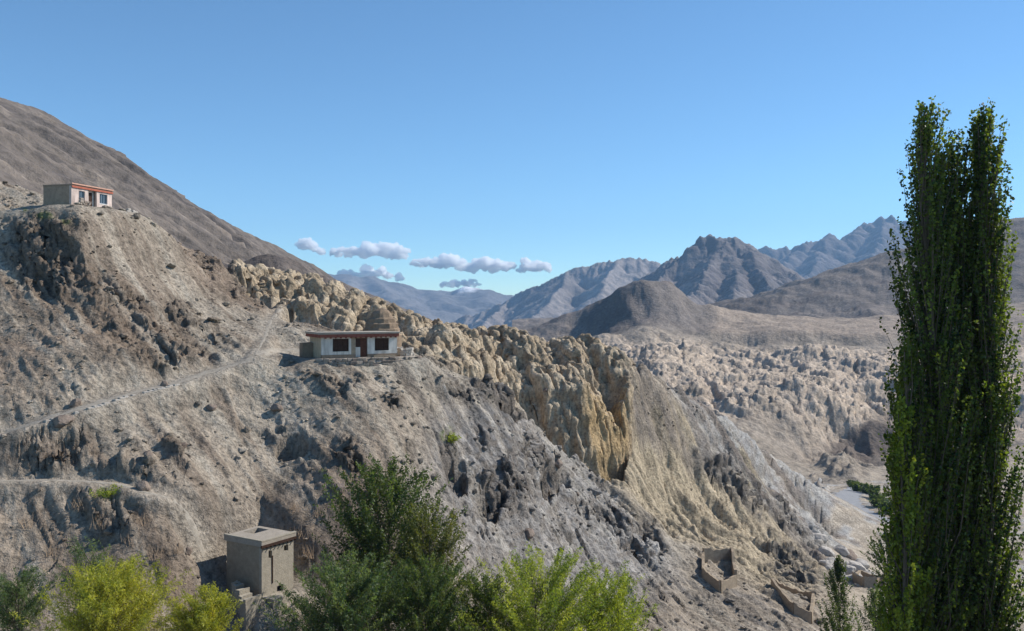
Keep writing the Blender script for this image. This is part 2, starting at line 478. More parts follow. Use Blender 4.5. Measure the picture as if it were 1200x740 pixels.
# clay pillars
vx = X + 1.6 * perlin2(X / 6, Y / 6, 11); vy = Y + 1.6 * perlin2(X / 6, Y / 6, 12)
f1, f2, cid = voro2(vx / 7.0, vy / 9.0, 1)
g1, g2, cid2 = voro2(vx / 2.8, vy / 4.2, 2)
bs = X * .86 + Y * .5; bt = -X * .5 + Y * .86
def bill(x, y, sd): return np.sqrt(np.abs(perlin2(x, y, sd)) + .004)
bws = bs + 1.2 * perlin2(X / 9, Y / 9, 13)
col1 = bill(bws / 8.0, bt / 45, 131); col2 = bill(bws / 2.6, bt / 26, 132); col3 = bill(bws / 1.0, bt / 14, 133)
dome = np.sqrt(np.clip((f2 - f1) * 1.7, 0, 1)) * (0.75 + 0.6 * cid)
dome2 = np.sqrt(np.clip((g2 - g1) * 1.6, 0, 1)) * (0.6 + 0.6 * cid2)
D += bad * (lerp(.6, 0.2, bluff) * (dome - 0.88) + lerp(.5, .1, bluff) * (dome2 - 0.62) + lerp(1.2, .3, bluff) * (np.sqrt(np.abs(fl1) * 4) - .75) + lerp(.6, .3, bluff) * (flute2 - 0.5))
D += bluff * (8.5 * (col1 - .8) + 3.4 * (col2 - .6) + 1.4 * (col3 - .6))
zb0 = np.interp(PX, [600, 620, 650, 690, 722, 745], [-11, -14, -18.5, -22.5, -25, -24]); zt0 = np.interp(PX, [600, 640, 700, 745], [-5, -6, -7, -11])
tt = np.clip((Z - zb0) / (zt0 - zb0), 0, 1)
D += bluff * .9 * ((sstep(.05, .48, tt) * .9 + .1 * tt) - tt) * (zt0 - zb0)
fpos = np.clip((low_line - PY) / np.maximum(low_line - np.interp(PX, sky_x, sky_y), 8), -.2, 1.2) + .06 * fbm2(X / 9, Y / 30, 3, 134) + .05 * col1
nb = bad * (1 - bluff)
D += nb * (4.0 * sstep(.28, .40, fpos) + 2.6 * sstep(.62, .74, fpos) - 3.5)
fx_ = X + 1.0 * perlin2(X / 8, Y / 14, 135)
fA = 3.4 * (bill(fx_ / 5.5, Y / 40, 136) - .7) + 1.5 * (bill(fx_ / 1.9, Y / 22, 137) - .6) + .5 * (bill(fx_ / .8, Y / 12, 138) - .6)
fB = 4.5 * (col1 - .75) + 2.4 * (col2 - .6) + 1.0 * (col3 - .6)
D += nb * lerp(fA, fB, sstep(470, 560, wx))
for a in ((537, 552, 20, 26, 0), (578, 600, 22, 16, 20), (606, 474, 28, 13, 20), (516, 452, 18, 13, 0), (345, 528, 16, 12, 30), (650, 560, 16, 22, 50)):
    D -= (3.0 + 2.0 * bk1) * blob(wx, wy, *a) * (Y < 135)
Z = Z + D
# settle the crest to the height of the skyline
tgt = np.interp(pxs, sky_x, sky_y)
rr0 = (ds > 112) & (ds < 345)
for _ in range(3):
    pyv = HY - F * Z[rr0] / Y[rr0]
    k = np.argmin(pyv, 0); s0 = pyv[k, np.arange(len(pxs))]; dstar = ds[rr0][k]
    ker = np.ones(21) / 21; sm = lambda a: np.convolve(np.pad(a, 10, mode='edge'), ker, 'valid')
    dl = sm(np.clip(tgt - s0, -60, 60)) * sstep(-40, 0, pxs) * (1 - sstep(965, 1000, pxs)); dst = sm(dstar)
    wt = sstep(dst[None, :] - 32, dst[None, :] - 5, Y) * (1 - sstep(dst[None, :] + 40, dst[None, :] + 110, Y))
    Z = Z - wt * dl[None, :] * Y / F

def row_hit(px, py):
    """where the sight line of a pixel first meets the ground"""
    j = int(np.clip(np.searchsorted(pxs, px), 0, len(pxs) - 1))
    pr = HY - F * Z[:, j] / Y[:, j]
    k = np.where((pr <= py) & (ds > 45))[0]
    k = k[0] if len(k) else len(ds) - 1
    d = ds[k]
    return (px - CX) / F * d, d, Z[k, j]

def pad(cx, cy_, rx, ry, rz, z, soft):
    global Z
    c_, s_ = math.cos(rz), math.sin(rz)
    a = np.abs((X - cx) * c_ + (Y - cy_) * s_) - rx; b = np.abs(-(X - cx) * s_ + (Y - cy_) * c_) - ry
    dd = np.maximum(a, b)
    m = 1 - sstep(0, soft, dd)
    Z = lerp(Z, z, m)
    return m

def carve(pts, wid, soft):
    global Z
    d, zz, al = polydist(X, Y, pts)
    m = 1 - sstep(wid, wid + soft, d + 0.25 * perlin2(X / 1.5, Y / 1.5, 33))
    Z = lerp(Z, zz, m)
    return m

def smooth_path(pix, n=6):
    P = [np.array(row_hit(*p)) for p in pix]
    P = np.array(P)
    zz = P[:, 2].copy()
    for _ in range(2):
        zz[1:-1] = (zz[:-2] + 2 * zz[1:-1] + zz[2:]) / 4
    P[:, 2] = zz
    out = []
    for i in range(len(P) - 1):
        p0, p1, p2, p3 = P[max(i - 1, 0)], P[i], P[i + 1], P[min(i + 2, len(P) - 1)]
        for t in np.linspace(0, 1, n, endpoint=False):
            out.append(0.5 * ((2 * p1) + (-p0 + p2) * t + (2 * p0 - 5 * p1 + 4 * p2 - p3) * t * t + (-p0 + 3 * p1 - 3 * p2 + p3) * t ** 3))
    out.append(P[-1])
    return np.array(out)

# hut terraces and trails cut into the slope
HUT = (W(414, 418, 110)); HUT_RZ = R(28)
LHUT = (W(92, 237, 122)); LHUT_RZ = R(76)
SHED = (W(305, 690, 80)); SHED_RZ = R(58)
trail_pix = [(0, 512), (40, 498), (90, 480), (140, 464), (200, 452), (250, 440), (300, 418), (330, 404), (352, 410)]
trail = smooth_path(trail_pix)
low_pix = [(-10, 566), (60, 563), (130, 568), (180, 580), (225, 592), (240, 606)]
lowtrail = smooth_path(low_pix)
up_pix = [(300, 418), (310, 395), (318, 375), (330, 362)]
uptrail = smooth_path(up_pix)
pm = carve(trail, 1.3, 2.2)
pm = np.maximum(pm, carve(lowtrail, 0.45, 1.3))
pm = np.maximum(pm, 0.7 * carve(uptrail, 0.5, 1.5))
hx, hy, hz = HUT
m1 = pad(hx - .3, hy + .55, 5.2, 3.0, HUT_RZ, hz, 3.2)
m2 = pad(hx + 6.2, hy + 1.2, 1.6, 1.6, HUT_RZ, hz - 0.2, 3.0)
lx, ly, lz = LHUT
lz -= 0.75
m3 = pad(lx, ly + .6, 3.6, 2.0, LHUT_RZ, lz, 9.0)
sx, sy, sz = SHED
m4 = pad(sx, sy, 2.0, 2.2, SHED_RZ, sz, 4.0)
padm = np.maximum.reduce([m1, m2, m3 ** 3, m4])

# road on the valley floor
road_pix = [(1075, 632), (1055, 622), (1035, 613), (1015, 604), (1000, 596), (992, 588), (993, 580), (1003, 575), (1012, 571)]
road = [np.array((W(px, py, 1.0))) for px, py in road_pix]
road_d = [262, 275, 290, 306, 322, 338, 356, 376, 395]
road = np.array([(r[0] * d, d, r[2] * d) for r, d in zip(road, road_d)])
rt = np.linspace(0, len(road) - 1, 70)
roadf = np.stack([np.interp(rt, np.arange(len(road)), road[:, i]) for i in range(3)], 1)
for _ in range(6): roadf[1:-1] = (roadf[:-2] + 2 * roadf[1:-1] + roadf[2:]) / 4
rm = carve(roadf, 4.2, 7.0)

# final relief along the surface normals so that cliffs break up sideways too
P = np.stack([X, Y, Z], -1)
N = grid_normals(P)
keep = (1 - np.maximum.reduce([padm, rm, pm * 0.85]))
steep = 1 - N[..., 2]
zs = 1 - 0.65 * bad
a1 = fbm3(X / 3.2, Y / 3.2, Z / 3.2 * zs, 3, 100, 0.55)
a2 = fbm3(X / 0.9, Y / 0.9, Z / 0.9, 2, 110, 0.55)
rk = 1 - np.abs(perlin3(X / 1.7, Y / 1.7, Z / 11.0, 120)) * 2.2
amp = (0.2 + 0.2 * crag + 0.25 * spur + 0.15 * greyr + 0.02 * bad) * (1 - 0.9 * fan) * (1 - 0.7 * flat) * sstep(30, 70, Y)
disp = (amp * (0.8 * a1 * (1 - .5 * bluff) + 0.42 * a2) + (crag * 0.5 + bad * 0.85) * (rk - 0.4)) * keep
bw = (u * .62 + v * .25) * .8 + Z * .75 + .9 * perlin2(X / 11, Y / 11, 125)
saw = (bw / 1.5) % 1.0; saw2 = (bw / .55) % 1.0
disp += (1 - bad) * (1 - fan) * (1 - flat) * keep * sstep(60, 75, Y) * ((.07 + .42 * crag) * (saw - .5) + (.04 + .16 * crag) * (saw2 - .5))
bz = blocks((u + .5 * v) / 2.6 + .3 * a1, Z / 1.5 + u * .3, 6); bz2 = blocks((u - .4 * v) / 1.0, Z / .6 + u * .4, 7)
disp += crag * (1 - bad) * keep * (.75 * bz + .3 * bz2) * sstep(60, 75, Y)
strata = perlin3(X / 9, Y / 9, Z * 0.9, 130)
disp += bad * 0.35 * strata * keep * (steep > 0.2)
P = P + N * disp[..., None]
N = grid_normals(P)
steep = 1 - N[..., 2]

def C3(*c): return np.array(c, float)
col = np.broadcast_to(C3(.30, .255, .208), P.shape).copy()
big = fbm2(X / 30, Y / 30, 3, 140)[..., None]
col = lerp(col, C3(.35, .31, .26), sstep(-.1, .7, big))
col = lerp(col, C3(.245, .195, .155), sstep(.0, .7, -big) * left[..., None])
col = lerp(col, C3(.29, .28, .275), np.clip(greyr, 0, 1)[..., None] * 0.85)
col = lerp(col, C3(.36, .355, .35), spur[..., None] * sstep(-.6, .2, fl0 * 4 + .3 * big[..., 0])[..., None])
yf = np.clip(blob(wx, wy, 790, 495, 50, 26, 30) + blob(wx, wy, 745, 500, 26, 40, 20) + blob(wx, wy, 850, 540, 60, 12, 32), 0, 1) * (1 - bad)
col = lerp(col, C3(.38, .32, .225), (yf * sstep(-.3, .3, fl1 * 2))[..., None])
col = lerp(col, C3(.22, .19, .17), (spur * sstep(0.0, .45, -fl1 * 2))[..., None])
col = lerp(col, C3(.40, .335, .245), fan[..., None])
stv = sstep(-.3, .5, fbm3(X / 9, Y / 9, Z / 1.6, 3, 150))[..., None]
badc = lerp(C3(.375, .30, .215), C3(.495, .415, .315), stv)
badc = lerp(badc, C3(.40, .285, .15), (bluff * sstep(.15, .5, steep) * blob(wx, wy, 706, 465, 26, 62, -8) * .8)[..., None])
col = lerp(col, badc, bad[..., None])
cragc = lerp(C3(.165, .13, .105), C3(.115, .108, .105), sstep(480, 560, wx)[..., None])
fabc = fbm2(u / 22 + .5 * perlin2(X / 16, Y / 16, 171), v / 2.0, 4, 170, .6)
fabd = fbm2(X / 40, Y / 18, 3, 172)
stre = np.clip(sstep(.05, .55, fabc + .5 * fabd) * (1 - bad) * (1 - fan) * (1 - flat) * (1 - .5 * spur), 0, 1)
col = lerp(col, lerp(C3(.175, .135, .105), C3(.155, .148, .145), sstep(430, 560, wx)[..., None]), stre[..., None] * .62)
col = lerp(col, C3(.40, .37, .32), (sstep(.25, .7, -fabc - .3 * fabd) * (1 - bad) * (1 - fan) * (1 - flat))[..., None] * .45)
slate = np.clip(blob(wx, wy, 560, 520, 62, 90, 10) + blob(wx, wy, 600, 450, 50, 22, 20) + blob(wx, wy, 120, 370, 130, 60, 30), 0, 1) * (1 - bad)
col = lerp(col, lerp(C3(.19, .145, .11), C3(.105, .105, .11), sstep(350, 500, wx)[..., None]), (slate * sstep(-.45, .35, fabc + .4 * a1))[..., None] * .7)
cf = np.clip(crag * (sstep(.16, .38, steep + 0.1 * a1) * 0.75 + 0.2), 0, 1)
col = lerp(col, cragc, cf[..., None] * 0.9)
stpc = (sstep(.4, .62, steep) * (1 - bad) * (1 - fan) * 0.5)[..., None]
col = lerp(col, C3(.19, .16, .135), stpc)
col = lerp(col, C3(.40, .34, .27), (flat * sstep(.0, .6, 1 - np.abs(fbm2(X / 14, Y / 14, 3, 160)) * 2))[..., None] * 0.8)
col = lerp(col, C3(.36, .32, .27), pm[..., None] * 0.75)
col = lerp(col, C3(.36, .33, .285), padm[..., None] * 0.6)
white = blob(wx, wy, 528, 476, 10, 7) + blob(wx, wy, 640, 565, 30, 14, 30) + blob(wx, wy, 745, 640, 45, 10, 35) + blob(wx, wy, 720, 580, 14, 6, 20)
col = lerp(col, C3(.46, .45, .44), np.clip(white, 0, 1)[..., None] * 0.55 * sstep(-.2, .4, a1)[..., None])
moss = blob(wx, wy, 40, 262, 34, 7, 25) + blob(wx, wy, 525, 512, 9, 7) + blob(wx, wy, 125, 577, 14, 9) + blob(wx, wy, 70, 275, 26, 5, 30)
col = lerp(col, C3(.12, .15, .05), np.clip(moss, 0, 1)[..., None] * sstep(-.2, .4, a2)[..., None] * 0.8)
col = col * C3(1.005, .985, .945)
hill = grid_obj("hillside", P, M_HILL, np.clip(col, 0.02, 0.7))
struct(hill)

ZF = P[..., 2]
azs = (pxs - CX) / F
def T(x, y):
    u = np.interp(x / y, azs, np.arange(len(azs))); v = np.interp(y, ds, np.arange(len(ds)))
    i = int(min(u, len(azs) - 2)); j = int(min(v, len(ds) - 2)); u -= i; v -= j
    return float((ZF[j, i] * (1 - u) + ZF[j, i + 1] * u) * (1 - v) + (ZF[j + 1, i] * (1 - u) + ZF[j + 1, i + 1] * u) * v)
Z = ZF.copy()
def hit(px, py): return Vector(row_hit(px, py))
def at(px, d):
    x = (px - CX) / F * d
    return Vector((x, d, T(x, d)))

# ================================================================== BASIN, MOUND AND SIDE HILLS BEHIND
bp_ = []
for a in ((940, 566, 430), (1000, 556, 440), (1060, 562, 440), (1300, 562, 440), (1000, 548, 490), (1060, 540, 500), (1300, 540, 500), (760, 560, 430), (600, 560, 430), (880, 560, 440),
          (968, 528, 560), (1000, 512, 590), (1032, 487, 630), (1060, 470, 650), (1120, 450, 660), (940, 545, 520), (1010, 545, 520), (1045, 540, 540),
          (760, 420, 700), (800, 450, 600), (850, 482, 560), (900, 520, 520), (880, 442, 720), (950, 442, 720), (990, 475, 600), (940, 500, 560), (1040, 450, 720), (1150, 440, 740), (1300, 430, 760),
          (600, 440, 620), (680, 430, 700), (850, 416, 900), (950, 416, 900), (1050, 420, 850), (1200, 415, 850), (745, 412, 850), (640, 420, 900),
          (840, 396, 1050), (900, 394, 1050), (970, 396, 1050), (1060, 398, 1050), (1200, 395, 1050),
          (765, 331, 1150), (747, 338, 1130), (790, 337, 1170), (725, 366, 1100), (700, 392, 1060), (680, 400, 1100), (820, 358, 1180), (850, 375, 1150), (765, 385, 980), (800, 395, 980), (830, 392, 1080),
          (760, 378, 1400), (690, 385, 1500), (640, 388, 1500), (820, 368, 1500), (870, 352, 1700), (850, 355, 1650), (905, 368, 1350), (940, 348, 1420), (980, 328, 1480), (1020, 308, 1550), (1057, 290, 1600), (1150, 262, 1650), (1300, 235, 1700),
          (910, 352, 1900), (980, 348, 2000), (1057, 330, 2000), (1300, 300, 2100), (1100, 350, 1300), (1000, 380, 1200), (1300, 330, 1300), (560, 390, 1500), (560, 420, 900), (850, 362, 2000), (700, 375, 2000), (560, 375, 2000)):
    bp_.append(W(*a))
bas = RBF(bp_, 12.0)
pxb = np.concatenate([np.arange(600, 1070, 1.4), np.arange(1070, 1340, 8)]); db = np.concatenate([np.geomspace(415, 1000, 260), np.geomspace(1003, 2000, 110)])
AZb, Yb = np.meshgrid((pxb - CX) / F, db); Xb = AZb * Yb
Zb = bas(Xb, Yb)
PXb = CX + AZb * F; PYb = HY - F * Zb / Yb
wxb = PXb + 8 * fbm2(Xb / 60, Yb / 60, 3, 200); wyb = PYb + 5 * fbm2(Xb / 60, Yb / 60, 3, 210)
moon = sstep(520, 590, Yb + 30 * fbm2(Xb / 50, Yb / 50, 2, 5)) * (1 - sstep(900, 1010, Yb + 40 * fbm2(Xb / 60, Yb / 60, 3, 7)))
spurb = np.clip(blob(wxb, wyb, 1010, 525, 62, 34, -30), 0, 1) * (Yb < 700)
moon *= (1 - spurb)
bench = sstep(1000, 1022, Yb + 14 * fbm2(Xb / 80, Yb / 80, 4, 15)) * sstep(815, 845, wxb) * (1 - sstep(1180, 1250, Yb))
vx = Xb + 9 * fbm2(Xb / 30, Yb / 30, 2, 11); vy = Yb + 9 * fbm2(Xb / 30, Yb / 30, 2, 12)
f1, f2, cid = voro2(vx / 19, vy / 34, 1); g1, g2, cid2 = voro2(vx / 6, vy / 10, 2)
ter = fbm2(Xb / 90, Yb / 70, 4, 17)
tq = ter * 3.2 + .25 * fbm2(Xb / 18, Yb / 18, 3, 19); terr = (np.floor(tq) + sstep(.30, .55, tq - np.floor(tq))) / 3.2
Db = moon * (.4 * (np.sqrt(np.clip((f2 - f1) * 1.6, 0, 1)) - .7) * (.5 + cid) + 0.4 * (np.sqrt(np.clip((g2 - g1) * 1.6, 0, 1)) - .6) * (.4 + cid2) + 11 * terr + 1.2 * blocks(vx / 22, vy / 30, 3) + 1.1 * blocks(vx / 6, vy / 9, 4) + .6 * blocks(vx / 2.6, vy / 4.5, 6) - 5 * sstep(.62, .95, 1 - np.abs(fbm2(Xb / 55, Yb / 90, 3, 18)) * 2.2) * (.4 + .6 * sstep(-.4, .3, ter)))
Db += bench * 13 - 9 * sstep(975, 1010, Yb) * (1 - sstep(1180, 1300, Yb)) * sstep(815, 845, wxb) * 0.3
# downhill flutes on the mound and the side hills
hl = sstep(1000, 1080, Yb) * (1 - bench)
rid = ridged2(Xb / 120 + .2 * Yb / 200, Yb / 260, 4, 220, .55)
Db += hl * (7 * (rid - .9)) + spurb * 5 * (ridged2(Xb / 30, Yb / 60, 3, 230) - .6)
Db += 3 * fbm2(Xb / 40, Yb / 40, 4, 240) * sstep(450, 520, Yb)
rock_hill = blob(wxb, wyb, 985, 545, 26, 14) * (Yb < 560)
Db += rock_hill * 3.5 * (ridged2(Xb / 14, Yb / 14, 3, 250) - .3)
Zb2 = Zb + Db - 0.6
Pb = np.stack([Xb, Yb, Zb2], -1)
Nb = grid_normals(Pb); stb = 1 - Nb[..., 2]
Pb += Nb * ((moon * 1.0 + .5) * fbm3(Xb / 4, Yb / 4, Zb2 / 3, 3, 260, .6))[..., None]
cb = np.broadcast_to(C3(.27, .235, .20), Pb.shape).copy()
cb = lerp(cb, C3(.47, .395, .325), moon[..., None])
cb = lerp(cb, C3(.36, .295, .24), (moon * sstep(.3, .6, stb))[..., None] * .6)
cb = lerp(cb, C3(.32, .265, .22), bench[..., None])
cb = lerp(cb, C3(.145, .12, .105), spurb[..., None])  # shade of the left-facing spur put into its colour
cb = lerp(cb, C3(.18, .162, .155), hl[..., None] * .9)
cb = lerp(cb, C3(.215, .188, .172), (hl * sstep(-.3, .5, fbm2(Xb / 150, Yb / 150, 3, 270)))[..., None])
dk = blob(wxb, wyb, 715, 370, 36, 34, -40) * (Yb > 980) + blob(wxb, wyb, 870, 358, 50, 14) * (Yb > 1300)  # shade on the mound's left flank painted in, plus the dark hills behind
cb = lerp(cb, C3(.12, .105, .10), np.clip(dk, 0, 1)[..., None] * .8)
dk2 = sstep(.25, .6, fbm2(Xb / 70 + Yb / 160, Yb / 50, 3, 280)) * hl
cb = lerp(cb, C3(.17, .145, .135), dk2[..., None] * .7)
cb = lerp(cb, C3(.38, .33, .27), (1 - sstep(470, 540, Yb))[..., None] * .6)
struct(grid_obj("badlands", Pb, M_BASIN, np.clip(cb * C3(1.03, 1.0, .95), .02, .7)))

# ================================================================== BIG SCREE HILL ON THE LEFT
def tent(Xg, Yg, ridges, k, gs, ga, seed, power=1.0, jag=1e-3):
    out = np.full(Xg.shape, -1e9)
    for n, (rdg, kk) in enumerate(ridges):
        d, zr, al = polydist(Xg, Yg, [W(*p) for p in rdg])
        wob = perlin2(al / (gs * 3) + n * 9, d / (gs * 6), seed + 9 + n) * .8
        g = ridged2(al / gs + wob, d / (gs * 4.5), 4, seed + n, .55) - .95
        zr = zr + jag * (ridged2(al / (jag * 4.5) + n * 3, d / (jag * 9), 3, seed + 40, .6) - .95) * np.exp(-d / (jag * 14))
        zz = zr - k * kk * d ** power + ga * g * np.clip(d / (gs * 1.2), 0, 1)
        out = np.maximum(out, zz)
    return out

def mountain(name, ridges, pr, dr, nc, nr, k, gs, ga, seed, colf, mat, floor=-400, det=0.05, warp=.13, jag=1e-3):
    p = np.linspace(pr[0], pr[1], nc); d = np.linspace(dr[0], dr[1], nr)
    A, Yg = np.meshgrid((p - CX) / F, d); Xg = A * Yg
    wX = Xg + gs * warp * fbm2(Xg / gs / 1.5, Yg / gs / 1.5, 3, seed + 50); wY = Yg + gs * warp * fbm2(Xg / gs / 1.5, Yg / gs / 1.5, 3, seed + 60)
    Zg = tent(wX, wY, ridges, k, gs, ga, seed, jag=jag)
    Zg = Zg + gs * det * fbm2(Xg / gs * 2, Yg / gs * 2, 5, seed + 70, .55)
    Zg = np.maximum(Zg, floor)
    Pg = np.stack([Xg, Yg, Zg], -1)
    return struct(grid_obj(name, Pg, mat, np.clip(colf(Xg, Yg, Zg, 1 - grid_normals(Pg)[..., 2]), .02, .8)))

def dd_(px, o=0): return 470 + 0.62 * (px + 100) + o
scree_r = [([(px, py, dd_(px)) for px, py in ((-420, -40), (-150, 60), (12, 117), (60, 134), (130, 180), (200, 225), (270, 262), (340, 296), (400, 330), (450, 352), (520, 380))], 1.0)]
def col_scree(Xg, Yg, Zg, s):
    d, _, al = polydist(Xg, Yg, [W(*p) for p in scree_r[0][0]])
    st = perlin2(al / 7 + .8 * perlin2(Xg / 40, Yg / 40, 303), d / 60, 300) + .7 * perlin2(al / 24, d / 160, 301) + .4 * perlin2(al / 2.5, d / 18, 302)
    c0 = np.broadcast_to(C3(.158, .134, .116), Xg.shape + (3,)).copy()
    c0 = lerp(c0, C3(.10, .087, .08), sstep(0, .7, st)[..., None])
    return lerp(c0, C3(.22, .186, .156), sstep(.1, .8, -st)[..., None] * .8)
mountain("scree_hill", scree_r, (-160, 560), (170, 860), 240, 290, .60, 40, 7, 310, col_scree, M_FAR, det=.03, warp=.06)
def col_dark(Xg, Yg, Zg, s):
    return np.broadcast_to(C3(.15, .125, .11), Xg.shape + (3,)).copy() * (1 + .2 * fbm2(Xg / 15, Yg / 15, 3, 305))[..., None]
mountain("dark_shoulder", [([(240, 312, 330), (285, 303, 330), (318, 296, 335), (345, 303, 335), (375, 318, 335), (405, 334, 335), (450, 362, 335)], 1.0)], (225, 480), (270, 365), 160, 120, .6, 40, 3, 315, col_dark, M_FAR, det=.03, warp=.06)

# ================================================================== MOUNTAINS
def mk_col(a, b, cdark, sd, sc_):
    def f(Xg, Yg, Zg, s):
        n = fbm2(Xg / sc_, Yg / sc_, 4, sd)
        c0 = lerp(C3(*a), C3(*b), sstep(-.4, .5, n)[..., None])
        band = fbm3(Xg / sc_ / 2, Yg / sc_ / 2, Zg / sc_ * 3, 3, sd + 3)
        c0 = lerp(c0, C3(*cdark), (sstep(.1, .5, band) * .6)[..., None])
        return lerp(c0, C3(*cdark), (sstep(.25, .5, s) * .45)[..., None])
    return f
mid_r = [([(560, 420, 4300), (640, 388, 4300), (700, 360, 4200), (750, 331, 4100), (790, 304, 4050), (815, 286, 4000), (832, 276, 4000), (850, 281, 4000), (862, 279, 4000), (874, 283, 4000), (885, 292, 4000), (900, 306, 4000), (925, 333, 3900), (960, 360, 3900)], 1.0),
         ([(850, 281, 4000), (835, 310, 3650), (805, 352, 3200)], 1.1), ([(874, 284, 4000), (885, 312, 3600), (915, 350, 3200)], 1.1),
         ([(790, 304, 4050), (770, 330, 3700), (740, 365, 3200)], 1.1), ([(700, 360, 4200), (690, 380, 3800)], 1.1), ([(855, 300, 3800), (862, 330, 3400), (860, 358, 3050)], 1.1)]
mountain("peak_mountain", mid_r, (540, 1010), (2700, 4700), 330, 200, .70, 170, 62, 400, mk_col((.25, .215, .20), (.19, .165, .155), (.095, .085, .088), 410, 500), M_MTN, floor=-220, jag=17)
left_r = [([(440, 420, 5800), (540, 373, 5800), (600, 351, 5700), (640, 330, 5600), (665, 318, 5600), (700, 309, 5600), (730, 303, 5600), (748, 302, 5600), (770, 308, 5600), (800, 318, 5600), (850, 350, 5600)], 1.0),
          ([(665, 318, 5600), (640, 360, 5000), (610, 385, 4600)], 1.0), ([(730, 303, 5600), (700, 345, 5000)], 1.0), ([(600, 351, 5700), (570, 378, 5200)], 1.0)]
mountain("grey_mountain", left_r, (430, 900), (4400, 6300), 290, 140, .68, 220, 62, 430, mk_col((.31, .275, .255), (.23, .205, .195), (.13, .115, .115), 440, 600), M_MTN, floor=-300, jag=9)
right_r = [([(840, 330, 8000), (880, 300, 8000), (897, 292, 8000), (906, 294, 8000), (925, 294, 8000), (945, 283, 8000), (972, 277, 8000), (996, 277, 8000), (1002, 275, 8000), (1010, 266, 8200), (1022, 262, 8300), (1030, 257, 8300), (1036, 260, 8300), (1043, 255, 8300), (1052, 262, 8300), (1100, 262, 8300), (1160, 268, 8300), (1220, 262, 8300), (1320, 266, 8300)], 1.0),
           ([(972, 277, 8000), (950, 320, 7000), (930, 350, 6300)], 1.0), ([(1043, 255, 8300), (1020, 300, 7200)], 1.0), ([(945, 283, 8000), (905, 330, 7000)], 1.0), ([(1160, 262, 8300), (1120, 300, 7200)], 1.0)]
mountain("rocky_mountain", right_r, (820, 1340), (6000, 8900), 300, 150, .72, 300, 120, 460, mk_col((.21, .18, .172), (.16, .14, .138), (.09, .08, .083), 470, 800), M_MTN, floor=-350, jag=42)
def col_farrange(Xg, Yg, Zg, s):
    c0 = mk_col((.26, .235, .22), (.20, .185, .18), (.13, .125, .13), 490, 1500)(Xg, Yg, Zg, s)
    sn = sstep(103, 140, Zg + 30 * fbm2(Xg / 200, Yg / 200, 3, 491)) * np.exp(-((CX + F * Xg / Yg - 545) / 30) ** 2)
    return lerp(c0, C3(.8, .8, .82), sn[..., None])
far_r = [([(100, 300, 9000), (300, 318, 9000), (400, 321, 9000), (430, 324, 9000), (460, 331, 9000), (500, 340, 9000), (530, 341, 9000), (545, 336, 9000), (556, 337, 9000), (590, 346, 9000), (620, 351, 9000), (680, 352, 9000), (760, 345, 9000), (1000, 340, 9000), (1400, 330, 9000)], 1.0),
         ([(430, 324, 9000), (470, 350, 8000), (500, 372, 7400)], .8), ([(500, 340, 9000), (540, 362, 8050)], .8), ([(400, 321, 9000), (420, 350, 8050)], .8), ([(556, 337, 9000), (590, 365, 8050)], .8)]
mountain("far_mountain", far_r, (80, 1400), (6900, 9500), 340, 90, .38, 380, 85, 480, col_farrange, M_MTN, floor=-500)

# plain beneath everything, out to the far range
gpl = MB(); gpl.v = [(-14000, -600, -130), (14000, -600, -130), (14000, 400, -130), (-14000, 400, -130), (-14000, 9600, -520), (14000, 9600, -520)]
gpl.f = [(0, 1, 2, 3), (3, 2, 5, 4)]
struct(gpl.build("ground", plain_mat("valley_ground", (.24, .2, .165), .2, .01, 0)))

# ================================================================== ROAD, PATHS
def ribbon(name, pts, half, lift, mat, edge=0.0):
    pts = np.asarray(pts); t = np.gradient(pts[:, :2], axis=0); t /= np.linalg.norm(t, axis=1)[:, None] + 1e-9
    nrm = np.stack([-t[:, 1], t[:, 0]], 1); m = MB(); k = 7
    for i, p in enumerate(pts):
        for j in range(k):
            o = (j / (k - 1) * 2 - 1) * half * (1 + .12 * math.sin(i * 1.7 + j))
            x, y = p[0] + nrm[i, 0] * o, p[1] + nrm[i, 1] * o
            e_ = abs(j / (k - 1) * 2 - 1); m.v.append((x, y, T(x, y) + lift - edge * e_ ** 2 + random.uniform(-edge, edge) * .35))
    n = len(pts)
    m.f = [(i * k + j, i * k + j + 1, (i + 1) * k + j + 1, (i + 1) * k + j) for i in range(n - 1) for j in range(k - 1)]
    return struct(m.build(name, mat, smooth=True))
M_ROAD = plain_mat("asphalt_grey", (.30, .30, .305), .12, .5, .01)
M_PATH = plain_mat("trodden_dust", (.35, .31, .255), .3, 2.0, .05)
ribbon("road", roadf, 4.4, 0.12, M_ROAD)
ribbon("path", trail, 1.25, 0.05, M_PATH, .16)
ribbon("path", lowtrail, 0.42, 0.05, M_PATH, .14)
ribbon("path", uptrail, 0.5, 0.04, M_PATH, .16)

# ================================================================== BUILDINGS
M_MUD = plain_mat("mud_plaster", (.36, .285, .205), .25, 2.5, .05)
M_MUDD = plain_mat("dark_mud", (.27, .205, .15), .2, 2.5, .03)
M_WHITE = plain_mat("lime_wash", (.70, .655, .59), .1, 2.0, .012, streak=1.6)
M_PINK = plain_mat("pink_wash", (.64, .52, .46), .1, 2.0, .012, streak=1.6)
M_RED = plain_mat("red_paint", (.24, .085, .06), .3, 3.0, .01)
M_WOOD = plain_mat("dark_wood", (.06, .035, .026), .35, 5.0, .01)
M_ROOFM = plain_mat("roof_mud", (.40, .355, .295), .15, 1.8, .03)
M_PALE = plain_mat("pale_edge", (.47, .41, .35), .15, 2.0, .02)
M_GLASS, _nt, _b = nodes_mat("window_glass")
_b.inputs["Base Color"].default_value = (.03, .045, .06, 1); _b.inputs["Roughness"].default_value = .12; _b.inputs["Specular IOR Level"].default_value = .5
M_CEM = plain_mat("shed_plaster", (.37, .33, .265), .18, 2.2, .05)
